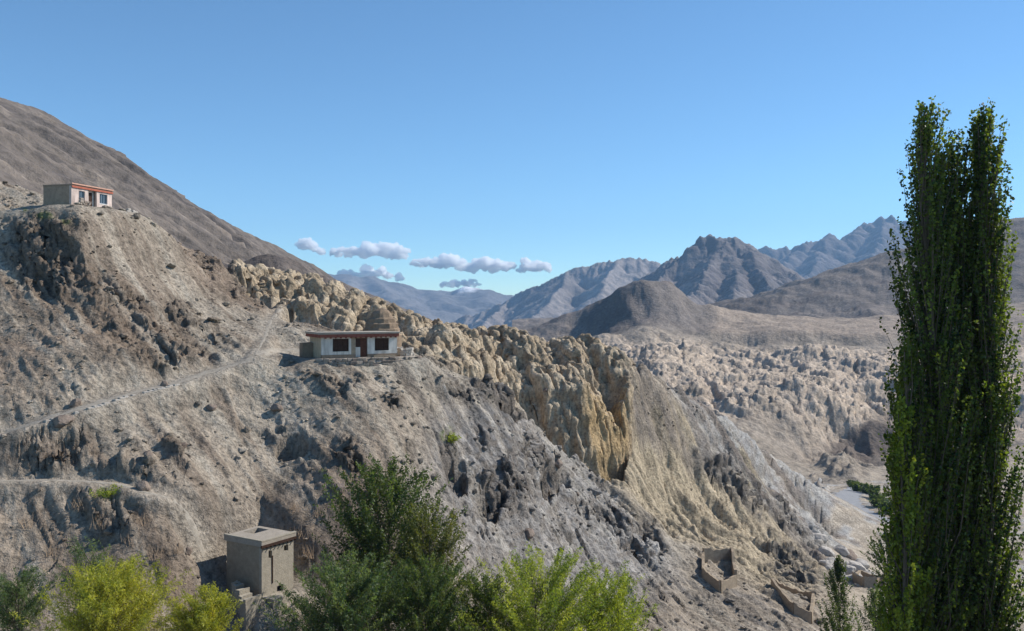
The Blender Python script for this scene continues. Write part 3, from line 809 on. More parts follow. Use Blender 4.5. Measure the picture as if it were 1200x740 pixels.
M_CEM_SHADE = plain_mat("shed_plaster_shaded", (.33, .275, .205), .2, 2.2, .05)  # same plaster, darker and browner: shade of the left wall put into its colour
M_STONE = plain_mat("field_stone", (.33, .28, .235), .3, 2.5, .04)
M_STONE2 = plain_mat("brown_stone", (.25, .2, .165), .3, 2.5, .04)

def window(root, x0, x1, z0, z1, yf, mframe, mpane, nv=1, nh=1, fw=.08, sill=None):
    w_ = MB()
    w_.box(x0, x0 + fw, yf, yf + .1, z0, z1).box(x1 - fw, x1, yf, yf + .1, z0, z1)
    w_.box(x0 + fw, x1 - fw, yf + .002, yf + .1, z0, z0 + fw).box(x0 + fw, x1 - fw, yf + .002, yf + .1, z1 - fw, z1)
    wo = w_.build("window", mframe, root)
    for i in range(1, nv):
        xc = x0 + (x1 - x0) * i / nv
        MB().box(xc - fw * .4, xc + fw * .4, yf + .02, yf + .09, z0 + fw, z1 - fw).build("mullion", mframe, wo)
    for i in range(nv):
        a = x0 + fw + (x1 - x0 - 2 * fw) * i / nv; b = x0 + fw + (x1 - x0 - 2 * fw) * (i + 1) / nv
        MB().box(a + .01, b - .01, yf + .05, yf + .07, z0 + fw * .9, z1 - fw * .9).build("pane", mpane, wo)
    if sill: MB().box(x0 - .1, x1 + .1, yf - .18, yf + .05, z0 - .1, z0 - .004).build("sill", sill, wo)
    return wo

# --- whitewashed hut on the terrace
L, Dp = 9.0, 5.0
hut = empty("hillside_hut", (hx, hy, hz - .05), HUT_RZ)
tag(hut, "low whitewashed mud hut with red eaves and two dark windows on stone terrace", "hut")
y0 = -Dp / 2
def fx(v): return v - L / 2
for grp_ in (((0, 1.25, .45, 2.5), (3.15, 3.42, .45, 2.5), (1.25, 3.15, .45, .8), (1.25, 3.15, 2.25, 2.5)), ((5.38, 6.25, .45, 2.5), (8.0, 9.0, .45, 2.5), (6.25, 8.0, .45, .8), (6.25, 8.0, 2.25, 2.5))):
    m = MB()
    for k, (a, b, z0_, z1_) in enumerate(grp_): m.box(fx(a), fx(b), y0 + (.004 if k > 1 else 0), y0 + .35, z0_, z1_)
    m.build("front_wall", M_WHITE, hut)
MB().box(fx(3.42), fx(3.95), y0 + .01, y0 + .35, .45, 2.5).box(fx(3.95), fx(5.38), y0 + .012, y0 + .35, 2.27, 2.5).build("mud_pier", M_MUD, hut)
m = MB().box(fx(-.03), fx(3.95), y0 - .03, y0 + .4, -.6, .448).box(fx(5.38), fx(9.03), y0 - .03, y0 + .4, -.6, .448)
m.build("plinth", M_MUDD, hut)
MB().box(fx(0), fx(.35), y0 + .352, y0 + Dp, -.6, 2.5).build("side_wall", plain_mat("cream_plaster", (.50, .40, .28), .2, 2.0, .04), hut)
MB().box(fx(8.65), fx(9), y0 + .352, y0 + Dp, -.6, 2.5).build("side_wall", M_MUD, hut)
MB().box(fx(.352), fx(8.648), y0 + Dp - .35, y0 + Dp - .004, -.6, 2.5).build("back_wall", M_MUD, hut)
rf = MB().box(fx(-.5), fx(9.15), y0 - .42, y0 + Dp + .1, 2.78, 2.93).build("roof", M_ROOFM, hut)
m = MB().box(fx(-.45), fx(9.1), y0 - .36, y0 + Dp + .05, 2.42, 2.777); m.build("fascia", M_RED, rf)
MB().box(fx(-.56), fx(9.2), y0 - .48, y0 + .3, 2.932, 3.0, .02).build("parapet", M_PALE, rf)
MB().box(fx(-.54), fx(-.2), y0 + .305, y0 + Dp + .1, 2.932, 3.02, .02).build("parapet", M_PALE, rf)
for i in range(15):
    x = .3 + i * .6
    MB().box(fx(x), fx(x + .12), y0 - .4, y0 - .002, 2.3, 2.418).build("rafter", M_RED, rf)
window(hut, fx(1.25), fx(3.15), .8, 2.25, y0 + .16, M_WOOD, M_WOOD, 3, sill=M_WHITE)
window(hut, fx(6.25), fx(8.0), .8, 2.25, y0 + .16, M_WOOD, M_WOOD, 3, sill=M_WHITE)
dr = MB().box(fx(4.55), fx(5.36), y0 + .2, y0 + .27, .12, 2.26).build("door", plain_mat("door_wood", (.11, .05, .035), .3, 5, .01), hut)
for k in range(4):
    MB().box(fx(4.58 + k * .19), fx(4.75 + k * .19), y0 + .17, y0 + .199, .15, 2.22).build("plank", dr.data.materials[0], dr)
MB().box(fx(3.955), fx(4.548), y0 + .15, y0 + .3, .1, 1.25).build("door_panel", M_WHITE, hut)
MB().box(fx(3.955), fx(4.548), y0 + .22, y0 + .3, 1.253, 2.26).build("door_panel", M_WOOD, hut)
MB().box(fx(4.2), fx(5.5), y0 - .55, y0 - .035, -.3, .1, .03).build("step", M_STONE, hut)
MB().box(fx(6.0), fx(8.6), y0 - .5, y0 - .035, -.4, .3, .03).build("bench", M_MUD, hut)
MB().box(fx(-1.3), fx(-.005), y0 + Dp - 1.6, y0 + Dp - .2, -.8, 1.7, .05).build("lean_to", M_MUDD, hut)

# --- stepped mud stupa behind the hut
sb = at(447, 121.5); sb.z = -5.0
prof = [(2.6, -1.0), (2.5, .8), (2.35, .9), (2.3, 1.6), (2.15, 1.7), (2.1, 2.3), (1.85, 2.45), (1.75, 2.9), (1.45, 3.1), (1.25, 3.6), (.95, 3.95), (.55, 4.2), (0.01, 4.3)]
m = MB(); sg = 20
M_STUPA = plain_mat("stupa_mud", (.25, .185, .13), .3, 2.0, .06)
for r_, z_ in prof:
    for k in range(sg):
        a_ = 2 * math.pi * k / sg; rr = r_ * (1 + .05 * math.sin(k * 2.3 + z_ * 3) + random.uniform(-.03, .03))
        m.v.append((rr * math.cos(a_), rr * math.sin(a_), z_ + random.uniform(-.03, .03)))
m.f = [(i * sg + k, i * sg + (k + 1) % sg, (i + 1) * sg + (k + 1) % sg, (i + 1) * sg + k) for i in range(len(prof) - 1) for k in range(sg)]
st = m.build("mud_stupa", M_STUPA); st.location = sb
tag(st, "crumbling stepped mud stupa rising behind the roof of the terrace hut", "stupa")

# --- stones and dry stone walls
def stone_mesh(seed, mat, sub=1, ang=.16):
    rs = np.random.default_rng(seed)
    bm = bmesh.new(); bmesh.ops.create_cube(bm, size=1)
    for v in bm.verts: v.co += Vector(rs.uniform(-ang, ang, 3))
    bmesh.ops.bevel(bm, geom=bm.edges[:], offset=.12, segments=1, affect='EDGES')
    me = bpy.data.meshes.new("stone"); bm.to_mesh(me); bm.free(); me.materials.append(mat)
    return me
STONES = [stone_mesh(i, M_STONE if i % 3 else M_STONE2) for i in range(7)]
M_PSTONE = plain_mat("pale_stone", (.45, .41, .36), .25, 2.5, .04)
PSTONES = [stone_mesh(20 + i, M_PSTONE) for i in range(5)]

def stone_wall(name, label, pts, hgt, sl, sh, th, meshes, cat="wall", group=None, sink=.3):
    pts = [Vector(p) for p in pts]
    root = empty(name, pts[0]); tag(root, label, cat, group)
    seg = [(b - a).length for a, b in zip(pts[:-1], pts[1:])]; tot = sum(seg)
    rows = max(1, int(round((hgt + sink) / sh))); rs = random.Random(len(label))
    for r_ in range(rows):
        s = rs.uniform(0, sl * .6)
        while s < tot:
            ln = sl * rs.uniform(.65, 1.35)
            q_ = s + ln / 2
            if q_ > tot: break
            k = 0; acc = 0
            while k < len(seg) - 1 and acc + seg[k] < q_: acc += seg[k]; k += 1
            t_ = (q_ - acc) / seg[k]; p = pts[k].lerp(pts[k + 1], t_); dv = pts[k + 1] - pts[k]
            if not (r_ == rows - 1 and rs.random() < .3):
                o = link("stone", rs.choice(meshes), root)
                o.location = p - pts[0] + Vector((rs.uniform(-.05, .05), rs.uniform(-.05, .05), -sink + (r_ + .5) * sh))
                o.rotation_euler = (rs.uniform(-.08, .08), rs.uniform(-.08, .08), math.atan2(dv.y, dv.x) + rs.uniform(-.12, .12))
                o.scale = (ln * 1.02, th * rs.uniform(.8, 1.15), sh * rs.uniform(.95, 1.15))
            s += ln
    return root
ca, sa = math.cos(HUT_RZ), math.sin(HUT_RZ)
def hutp(u, v, z=0): return Vector((hx + u * ca - v * sa, hy + u * sa + v * ca, hz + z))
tw = [hutp(-5.6, -3.3, -.75), hutp(-3.2, -4.3, -.75), hutp(0, -4.5, -.7), hutp(3.5, -4.4, -.7), hutp(6.6, -3.6, -.8), hutp(7.6, -2.2, -.8)]
stone_wall("terrace_wall", "dry stone retaining wall along the front of the whitewashed hut's terrace", tw, .75, .62, .34, .55, STONES, sink=.9)
# fill of the terrace behind that wall
tf = MB(); ring = [hutp(-5.4, -3.1, -.03), hutp(-3.1, -4.1, -.03), hutp(0, -4.3, -.02), hutp(3.5, -4.2, -.03), hutp(6.4, -3.45, -.05), hutp(7.4, -2.1, -.08), hutp(6.6, 2.0, -.05), hutp(-5.2, 2.0, -.05)]
tf.v = [tuple(p) for p in ring] + [tuple(p - Vector((0, 0, 2.2))) for p in ring]
n_ = len(ring); tf.f = [tuple(range(n_))] + [(i, (i + 1) % n_, (i + 1) % n_ + n_, i + n_) for i in range(n_)]
struct(tf.build("terrace", plain_mat("terrace_earth", (.37, .325, .27), .2, 1.2, .06)))
rg = [hutp(6.3 + 1.0 * math.cos(t), .1 + 1.3 * math.sin(t), 0) for t in np.linspace(0, 2 * math.pi, 12)]
stone_wall("stone_ring", "low ring of pale stones on the terrace beside the whitewashed hut", rg, .75, .42, .3, .32, PSTONES, cat="stone ring")
tl = [Vector(p) for p in trail]
rw = []
for p_, nx_ in zip(trail[6:26], trail[7:27]):
    d_ = Vector((nx_[0] - p_[0], nx_[1] - p_[1], 0)).normalized(); o_ = Vector((d_.y, -d_.x, 0)) * 1.25
    rw.append(Vector(p_) + o_ + Vector((0, 0, -.6)))
stone_wall("trail_wall", "pale dry stone wall holding up the wide dusty trail on the left slope", rw[::3], .65, .5, .3, .5, PSTONES, sink=.5)

# --- pinkish hut high on the left
L2, D2, H2 = 8.6, 4.6, 2.55
h2 = empty("upper_hut", (lx, ly, lz - .05), LHUT_RZ)
h2.scale = (.9, .9, .95)
tag(h2, "flat roofed pinkish hut with red roof band high on the left ridge", "hut")
f2_ = lambda v: v - L2 / 2
yy = -D2 / 2
for grp_ in (((0, 1.55, -.8, H2), (2.75, 3.5, -.8, H2), (1.55, 2.75, -.8, .85), (1.55, 2.75, 2.05, H2)), ((5.25, 5.9, -.8, H2), (7.6, 8.6, -.8, H2), (5.9, 7.6, -.8, .75), (5.9, 7.6, 2.1, H2))):
    m = MB()
    for k, (a, b, z0_, z1_) in enumerate(grp_): m.box(f2_(a), f2_(b), yy + (.004 if k > 1 else 0), yy + .35, z0_, z1_)
    m.build("front_wall", M_PINK, h2)
MB().box(f2_(3.5), f2_(4.15), yy + .5, yy + .7, -.8, H2).box(f2_(4.95), f2_(5.25), yy + .5, yy + .7, -.8, H2).build("porch_wall", M_WHITE, h2)
dd_ = MB().box(f2_(4.15), f2_(4.95), yy + .55, yy + .62, -.05, 2.1).build("door", M_WOOD, h2)
MB().box(f2_(4.15), f2_(4.95), yy + .55, yy + .65, 2.103, H2).build("transom", M_PINK, h2)
MB().box(f2_(3.5), f2_(5.25), yy + .02, yy + .498, -.8, -.06).build("step", M_STONE, h2)
MB().box(f2_(0), f2_(.35), yy + .352, yy + D2, -1.2, H2).build("side_wall", plain_mat("brown_plaster", (.33, .25, .185), .25, 2, .04), h2)
MB().box(f2_(L2 - .35), f2_(L2), yy + .352, yy + D2, -1.2, H2).build("side_wall", M_MUD, h2)
MB().box(f2_(.352), f2_(L2 - .352), yy + D2 - .35, yy + D2 - .004, -1.2, H2).build("back_wall", M_MUD, h2)
rf2 = MB().box(f2_(-.05), f2_(L2 + .05), yy - .05, yy + D2 + .05, H2 + .003, H2 + .2).build("roof", M_MUDD, h2)
MB().box(f2_(-.03), f2_(L2 + .1), yy - .16, yy - .053, H2 - .22, H2 + .02).build("red_band", plain_mat("red_band_paint", (.40, .13, .085), .2, 3, .01), rf2)
MB().box(f2_(-.08), f2_(L2 + .12), yy - .2, yy + .05, H2 + .203, H2 + .36, .01).build("parapet", plain_mat("pinkish_parapet", (.55, .33, .25), .2, 3, .01), rf2)
M_BLUEF = plain_mat("blue_grey_frame", (.30, .36, .42), .1, 4, .005)
window(h2, f2_(1.55), f2_(2.75), .85, 2.05, yy + .14, M_BLUEF, M_GLASS, 2, sill=M_WHITE)
window(h2, f2_(5.9), f2_(7.6), .75, 2.1, yy + .14, M_BLUEF, M_GLASS, 3, sill=M_WHITE)
c2, s2 = math.cos(LHUT_RZ), math.sin(LHUT_RZ)
def h2p(u, v):
    x, y = lx + u * c2 - v * s2, ly + u * s2 + v * c2
    return Vector((x, y, T(x, y)))
stone_wall("yard_wall", "short dark stone wall beside the front corner of the pinkish upper hut", [h2p(-4.2, -3.4), h2p(-2.4, -3.6)], .75, .5, .3, .5, STONES, sink=.3)
stone_wall("rubble_wall", "tumbled pale stone heap beyond the far end of the pinkish upper hut", [h2p(6.0, -2.6), h2p(8.2, -2.9)], .7, .45, .32, .5, PSTONES, sink=.3)

# --- mud brick shed in the gully
SW, SD, SH = 3.6, 4.2, 3.9
shd = empty("mud_shed", (sx, sy, sz + .35), SHED_RZ)
tag(shd, "boxy mud plastered shed with flat holed roof standing alone in the gully", "shed")
x0, x1, ya, yb = -SW / 2, SW / 2, -SD / 2, SD / 2
m = MB()   # lit front wall with its openings
m.box(x0, x0 + .75, ya, ya + .3, -1.4, SH).box(x0 + .75, x0 + 1.15, ya + .003, ya + .3, -1.4, 2.75).box(x0 + .75, x0 + 1.15, ya + .003, ya + .3, 3.35, SH)
m.box(x0 + 1.15, x0 + 2.5, ya, ya + .3, .2, SH).box(x0 + 2.5, x0 + 3.0, ya + .003, ya + .3, .2, 2.95).box(x0 + 2.5, x0 + 3.0, ya + .003, ya + .3, 3.45, SH)
m.box(x0 + 3.0, x1, ya, ya + .3, -1.4, SH).box(x0 + 1.15, x0 + 1.7, ya + .004, ya + .3, -1.4, .198).box(x0 + 2.45, x0 + 2.998, ya + .004, ya + .3, -1.4, .198)
m.build("front_wall", M_CEM, shd)
MB().box(x0, x0 + .3, ya + .302, yb, -1.4, SH).build("side_wall", M_CEM_SHADE, shd)
MB().box(x1 - .3, x1, ya + .302, yb, -1.4, SH).build("side_wall", M_CEM, shd)
MB().box(x0 + .302, x1 - .302, yb - .3, yb - .003, -1.4, SH).build("back_wall", M_CEM, shd)
m = MB(); e = .16; za, zb_ = SH + .003, SH + .42
hx0, hx1, hy0, hy1 = x0 + 1.5, x1 - .35, ya + 2.6, yb - .25
m.box(x0 - e, x1 + e, ya - e, hy0, za, zb_).box(x0 - e, x1 + e, hy1, yb + e, za, zb_ - .002).box(x0 - e, hx0, hy0, hy1, za, zb_ - .001).box(hx1, x1 + e, hy0, hy1, za, zb_ - .001)
rs_ = m.build("roof", plain_mat("shed_roof", (.36, .315, .26), .15, 1.8, .04), shd)
MB().box(x0 - e - .03, x0 + .1, ya - e - .03, yb + e, zb_ + .001, zb_ + .1, .02).build("roof_rim", M_CEM, rs_)
MB().box(x0 + .102, x1 + e, ya - e - .03, ya + .1, zb_ + .001, zb_ + .1, .02).build("roof_rim", M_CEM, rs_)
MB().box(x0 - e - .01, x1 + e, ya - e - .02, ya - e + .1, za - .12, za + .12).build("eave_board", M_WOOD, rs_)
for i in range(8):
    xx = x0 + .35 + i * .46
    MB().tube([(xx, ya - .3, SH - .14), (xx, ya + .25, SH - .12)], [.055, .055], 7).build("beam", M_WOOD, rs_)
MB().box(x0 + 1.13, x0 + 1.2, ya - .06, ya - .002, .6, 2.9, .01).build("crack_strip", M_WOOD, shd)  # thin dark strip added to stand for a crack in the wall
MB().box(x0 - .02, x0 + 1.5, ya - 1.4, ya - .004, -2.2, -.25, .05).build("base_block", M_CEM, shd)
m = MB()
for i in range(9):
    t_ = i / 8; m.box(x0 - 2.6 + t_ * 1.4, x0 - 1.0 + t_ * .3, ya - 1.0 + i * .38, ya - .62 + i * .38, -2.5, .1 + .9 * t_ + random.uniform(-.25, .25), .06)
m.build("ruined_annex", M_CEM, shd)

# --- roofless ruins on the lower slope
def ruin(label, corners, hts, cat="ruin", th=.45, mat=M_MUD):
    c0 = at(*corners[0]); root = empty("ruin", c0); tag(root, label, cat, "roofless ruins on the lower slope")
    P_ = [at(*q) for q in corners]; n = len(P_)
    for i in range(n - (0 if len(hts) == n else 1)):
        a, b = P_[i], P_[(i + 1) % n]; dv = (b - a); k = 9; nr_ = Vector((-dv.y, dv.x, 0)).normalized() * th / 2
        m = MB()
        for j in range(k + 1):
            p = a.lerp(b, j / k); h_ = hts[i] * (1 - .10 * math.sin(math.pi * j / k) + random.uniform(-.10, .06))
            p = Vector((p.x, p.y, min(p.z, T(p.x, p.y))))
            for s_ in (-1, 1):
                for zz in (-.8, h_):
                    q_ = p + nr_ * s_ * (1 if zz < 0 else .8) - c0; m.v.append((q_.x, q_.y, q_.z + zz))
        for j in range(k):
            o = j * 4; m.f += [(o, o + 1, o + 5, o + 4), (o + 2, o + 6, o + 7, o + 3), (o + 1, o + 3, o + 7, o + 5)]
        o = k * 4; m.f += [(0, 2, 3, 1), (o, o + 1, o + 3, o + 2)]
        m.build("wall", mat, root, smooth=False)
ruin("roofless mud walled ruin tucked against the dark rock below the tan slope", [(824, 131), (844, 129), (862, 132), (858, 139), (824, 137)], [1.5, 1.6, 2.2, 1.9, 1.3], mat=M_MUD)
ruin("lower curved mud ruin on the pale apron at the foot of the spur", [(905, 134), (930, 128), (950, 128), (953, 135), (930, 139), (908, 141)], [1.5, 1.6, 1.6, 1.8, 1.8, 1.5], mat=M_MUD)
ruin("rounded mud enclosure among the pale boulders on the valley floor", [(1000, 171), (1012, 166), (1026, 167), (1036, 172), (1030, 180), (1008, 181)], [1.8, 2.0, 2.0, 1.8, 1.6, 1.6], mat=M_MUD)

# --- boulders
def boulder_mesh(seed, mat):
    rs = np.random.default_rng(seed); bm = bmesh.new(); bmesh.ops.create_icosphere(bm, subdivisions=3, radius=1)
    pl = rs.normal(size=(9, 3)); pl /= np.linalg.norm(pl, axis=1)[:, None]
    for v in bm.verts:
        p = np.array(v.co); s = 1.0
        for q_ in pl:
            d_ = p @ q_
            if d_ > .72: s = min(s, .72 / d_)
        v.co = Vector(p * s * (1 + .05 * math.sin(p[0] * 9 + seed) * math.cos(p[1] * 7)))
    me = bpy.data.meshes.new("boulder"); bm.to_mesh(me); bm.free(); me.materials.append(mat)
    return me
M_BOUL = plain_mat("boulder_pale", (.47, .43, .385), .25, 1.5, .08)
M_BOULD = plain_mat("boulder_brown", (.24, .19, .155), .3, 1.5, .08)
BM_ = [boulder_mesh(i, M_BOUL) for i in range(4)]; BD_ = [boulder_mesh(10 + i, M_BOULD) for i in range(3)]
rs = random.Random(4)
for i, (px, d, s) in enumerate([(968, 195, 2.2), (978, 186, 2.6), (986, 200, 2.0), (992, 182, 2.4), (1002, 190, 2.1), (975, 176, 1.7), (983, 170, 1.9), (996, 172, 1.5), (960, 205, 2.0), (1010, 196, 1.6), (1018, 184, 1.8), (966, 182, 1.3), (1004, 178, 1.2), (988, 190, 1.4)]):
    p = at(px, d); o = link("boulder", BM_[i % 4]); o.location = p + Vector((0, 0, s * .25)); o.scale = (s * rs.uniform(.8, 1.2), s * rs.uniform(.8, 1.2), s * rs.uniform(.55, .8)); o.rotation_euler = (0, 0, rs.uniform(0, 6))
    tag(o, "pale angular boulder in the rockfall at the foot of the grey spur", "boulder", "pale boulders at the foot of the spur")
p = at(1000, 200); o = link("boulder", BD_[0]); o.location = p + Vector((-2, 0, .6)); o.scale = (2.8, 2.4, 1.5); tag(o, "large dark brown boulder among the pale boulders of the rockfall", "boulder")
for i in range(16):
    px = rs.uniform(60, 700); py = rs.uniform(440, 650)
    q_ = hit(px, py); s = rs.uniform(.45, .8)
    if (q_ - Vector(HUT)).length < 12 or (q_ - Vector(SHED)).length < 6: continue
    o = link("boulder", BD_[i % 3]); o.location = q_ + Vector((0, 0, s * .2)); o.scale = (s, s * rs.uniform(.8, 1.2), s * rs.uniform(.6, .9)); o.rotation_euler = (rs.uniform(-.3, .3), rs.uniform(-.3, .3), rs.uniform(0, 6))
    tag(o, "brown boulder lying on the open stony slope below the huts", "boulder", "brown boulders scattered on the slope")

# --- loose stones over the slope
ico = [(-.526, 0, .851), (.526, 0, .851), (-.526, 0, -.851), (.526, 0, -.851), (0, .851, .526), (0, .851, -.526), (0, -.851, .526), (0, -.851, -.526), (.851, .526, 0), (-.851, .526, 0), (.851, -.526, 0), (-.851, -.526, 0)]
icf = np.array([(0, 4, 1), (0, 9, 4), (9, 5, 4), (4, 5, 8), (4, 8, 1), (8, 10, 1), (8, 3, 10), (5, 3, 8), (5, 2, 3), (2, 7, 3), (7, 10, 3), (7, 6, 10), (7, 11, 6), (11, 0, 6), (0, 1, 6), (6, 1, 10), (9, 0, 11), (9, 11, 2), (9, 2, 5), (7, 2, 11)])
ico = np.array(ico)
NR = 9000
r2 = np.random.default_rng(3)
ii = r2.integers(50, len(ds) - 100, NR); jj = r2.integers(17, int(np.searchsorted(pxs, 1030)), NR)
dens = (.35 + .6 * sstep(-.2, .5, cn) + .4 * greyr) * (1 - padm) * (1 - pm) * (1 - bad * .85) * (1 - fan * .8) * (1 - flat * .6)
ok = r2.random(NR) < dens[ii, jj]; ii, jj = ii[ok], jj[ok]; n = len(ii)
sz_ = np.clip(np.exp(r2.normal(-1.95, .5, n)), .08, .6) * np.clip(ds[ii] / 100, .8, 1.6)
sh_ = sz_[:, None, None] * (1 + r2.uniform(-.35, .35, (n, 12, 1))) * np.stack([r2.uniform(.7, 1.4, n), r2.uniform(.7, 1.4, n), r2.uniform(.45, .9, n)], -1)[:, None, :]
V = ico[None] * sh_ + P[ii, jj][:, None, :] + np.array([0, 0, .3])[None, None] * sz_[:, None, None]
cc = np.repeat((col[ii, jj] * r2.uniform(.6, 1.35, (n, 1)))[:, None, :], 12, 1)
Fi = (icf[None] + (np.arange(n) * 12)[:, None, None]).reshape(-1, 3)
struct(link("loose_stones", np_mesh("loose_stones", V.reshape(-1, 3), Fi, M_HILL, cc, False)), "stuff", "loose grey brown stones strewn over the slope")

# ================================================================== TREES AND SHRUBS
M_LEAF = leaf_mat("leaf", .5)
M_BARK = plain_mat("bark", (.13, .105, .08), .3, 3, .03)
M_BARKP = plain_mat("pale_bark", (.27, .25, .21), .3, 3, .03)

def rnd_unit(r, n):
    v = r.normal(size=(n, 3)); return v / (np.linalg.norm(v, axis=1)[:, None] + 1e-9)

def leaves_mesh(name, Cn, A, L_, W_, C_, r):
    n = len(Cn)
    A = A / (np.linalg.norm(A, axis=1)[:, None] + 1e-9)
    B = np.cross(A, rnd_unit(r, n)); B /= np.linalg.norm(B, axis=1)[:, None] + 1e-9
    ln = (L_ * r.uniform(.7, 1.3, n))[:, None]; wd = (W_ * r.uniform(.7, 1.3, n))[:, None]
    V = np.stack([Cn - A * ln * .5, Cn + B * wd * .5 - A * ln * .08, Cn + A * ln * .5, Cn - B * wd * .5 - A * ln * .08], 1).reshape(-1, 3)
    return np_mesh(name, V, np.arange(n * 4).reshape(-1, 4), M_LEAF, np.repeat(C_, 4, 0), False)

def grow(name, label, cat, base_, H, prof_, n_limb, per, L_, W_, pal, seed, group=None, start=.2, spread=.28, rise=.5, trunk_r=.18, stems=1, lean=0, bark=None, twig=3, top_thin=0.0):
    """trunk(s), limbs that end on the crown's outline, leaves set along the limbs' outer length"""
    r = np.random.default_rng(seed); rp = random.Random(seed)
    root = empty(name, base_); tag(root, label, cat, group)
    bark = bark or M_BARK
    zf = [p[0] for p in prof_]; rf_ = [p[1] for p in prof_]
    tk = MB(); tops = []
    for s in range(stems):
        a_ = rp.uniform(0, 6.28); so = (0.12 * H * (.4 + .6 * rp.random()) if stems > 1 else 0)
        pts = []
        for k in range(9):
            t_ = k / 8
            pts.append(Vector((math.cos(a_) * so * t_ + lean * t_ * t_ + .02 * H * math.sin(t_ * 5 + s) * t_, math.sin(a_) * so * t_ + .02 * H * math.cos(t_ * 4 + s) * t_, H * .96 * t_ * (1 if s == 0 else .85) - .4 * (k == 0))))
        tk.tube(pts, [trunk_r * (1 - .88 * k / 8) for k in range(9)], 7); tops.append(pts)
    tk.build("trunk", bark, root, smooth=True)
    lm = MB(); Cn = []; Ax = []; Co = []
    pal = np.array(pal, float)
    for i in range(n_limb):
        zt = rp.uniform(start, 1.0); R_ = np.interp(zt, zf, rf_); a_ = rp.uniform(0, 2 * math.pi)
        rr = R_ * math.sqrt(rp.uniform(.18, 1.0)) * (1 + rp.gauss(0, .16))
        pts = tops[i % stems]
        ax = pts[0].lerp(pts[-1], zt); tip = Vector((lean * zt * zt + rr * math.cos(a_), rr * math.sin(a_), H * zt))
        zs_ = max(.05, zt - rise * rr / H - rp.uniform(.02, .1)); k = zs_ * 8; k0 = min(int(k), 7); st_ = pts[k0].lerp(pts[k0 + 1], k - k0)
        mid = st_.lerp(tip, .5) + Vector((rp.gauss(0, .1) * rr, rp.gauss(0, .1) * rr, -.08 * rr))
        ln = (tip - st_).length
        lm.tube([st_, mid, tip], [trunk_r * .22, trunk_r * .14, trunk_r * .04], 4)
        n = int(per * rp.uniform(.5, 1.5) * (1 - top_thin * zt ** 3))
        t_ = r.uniform(.35, 1.08, n)[:, None]
        a3, m3, b3 = np.array(st_), np.array(mid), np.array(tip)
        c_ = (1 - t_) ** 2 * a3 + 2 * t_ * (1 - t_) * m3 + t_ ** 2 * b3
        sp = spread * (.5 + .5 * rp.random()) * (1.25 - .6 * np.clip(t_, 0, 1))
        for _ in range(1):
            tw_ = rnd_unit(r, twig); kk = r.integers(0, twig, n); c_ = c_ + tw_[kk] * (r.random((n, 1)) * sp * 1.5) + r.normal(size=(n, 3)) * sp * .45
        d3 = (b3 - a3) / (np.linalg.norm(b3 - a3) + 1e-9)
        Cn.append(c_); Ax.append(d3 * .6 + rnd_unit(r, n) * .9)
        base_c = lerp(pal[0], pal[1], np.clip(rp.gauss(.5, .42), -.1, 1.25))
        Co.append(np.clip(base_c * (1 + r.normal(size=(n, 1)) * .18) + r.normal(size=(n, 3)) * .006, .01, .6))
    lm.build("branches", bark, root, smooth=True)
    me = leaves_mesh("crown", np.concatenate(Cn), np.concatenate(Ax), L_, W_, np.concatenate(Co), r)
    link("crown", me, root)
    return root

def tree_at(px, d, top_py):
    b = at(px, d); return b, (HY - top_py) / F * d - b.z

POP = [(.03, .035, .010), (.075, .085, .018)]
POP = [(.032, .06, .013), (.15, .20, .042)]
POP_LIT = [(.16, .22, .03), (.28, .32, .045)]  # sunlight on the clump's left edge put into this leaf colour
DARKG = [(.045, .075, .028), (.11, .15, .05)]
BLUEG = [(.07, .115, .05), (.16, .21, .095)]
BRIGHT = [(.16, .22, .04), (.35, .39, .065)]
YELL = [(.24, .27, .045), (.46, .45, .08)]
def pop(label, px, d, top, rmax, seed, n, per, pal=POP, prof_=None, grp="tall poplars beside the viewpoint"):
    b, H = tree_at(px, d, top)
    prof_ = prof_ or [(0, .9), (.12, 1.2), (.45, 1.2), (.65, 1.0), (.8, .82), (.9, .66), (.97, .46), (1, .2)]
    return grow("poplar_tree", label, "tree", b, H, [(a, r_ * rmax) for a, r_ in prof_], n, per, .145, .125, pal, seed, grp, .10, .2, 2.4, .16, bark=M_BARK, top_thin=.3, twig=4)
pop("tall dark green poplar with the highest twin tip beside the bare slope", 1088, 40.0, 120, 1.5, 11, 470, 85)
pop("dark poplar with a slightly lower tip squeezed between two taller poplars", 1124, 41.2, 150, 1.8, 12, 500, 85)
pop("tall slender dark poplar on the outer side of the poplar clump", 1155, 40.5, 122, 1.3, 13, 440, 85)
pop("shorter yellow green poplar leaning out at the clump's valley side", 1066, 39.0, 392, 1.0, 14, 170, 90, [(.07, .11, .02), (.15, .18, .03)])
pop("low poplar sapling with leaves coloured sunlit yellow at the foot of the clump", 1058, 38.5, 470, .85, 15, 120, 85, POP_LIT)

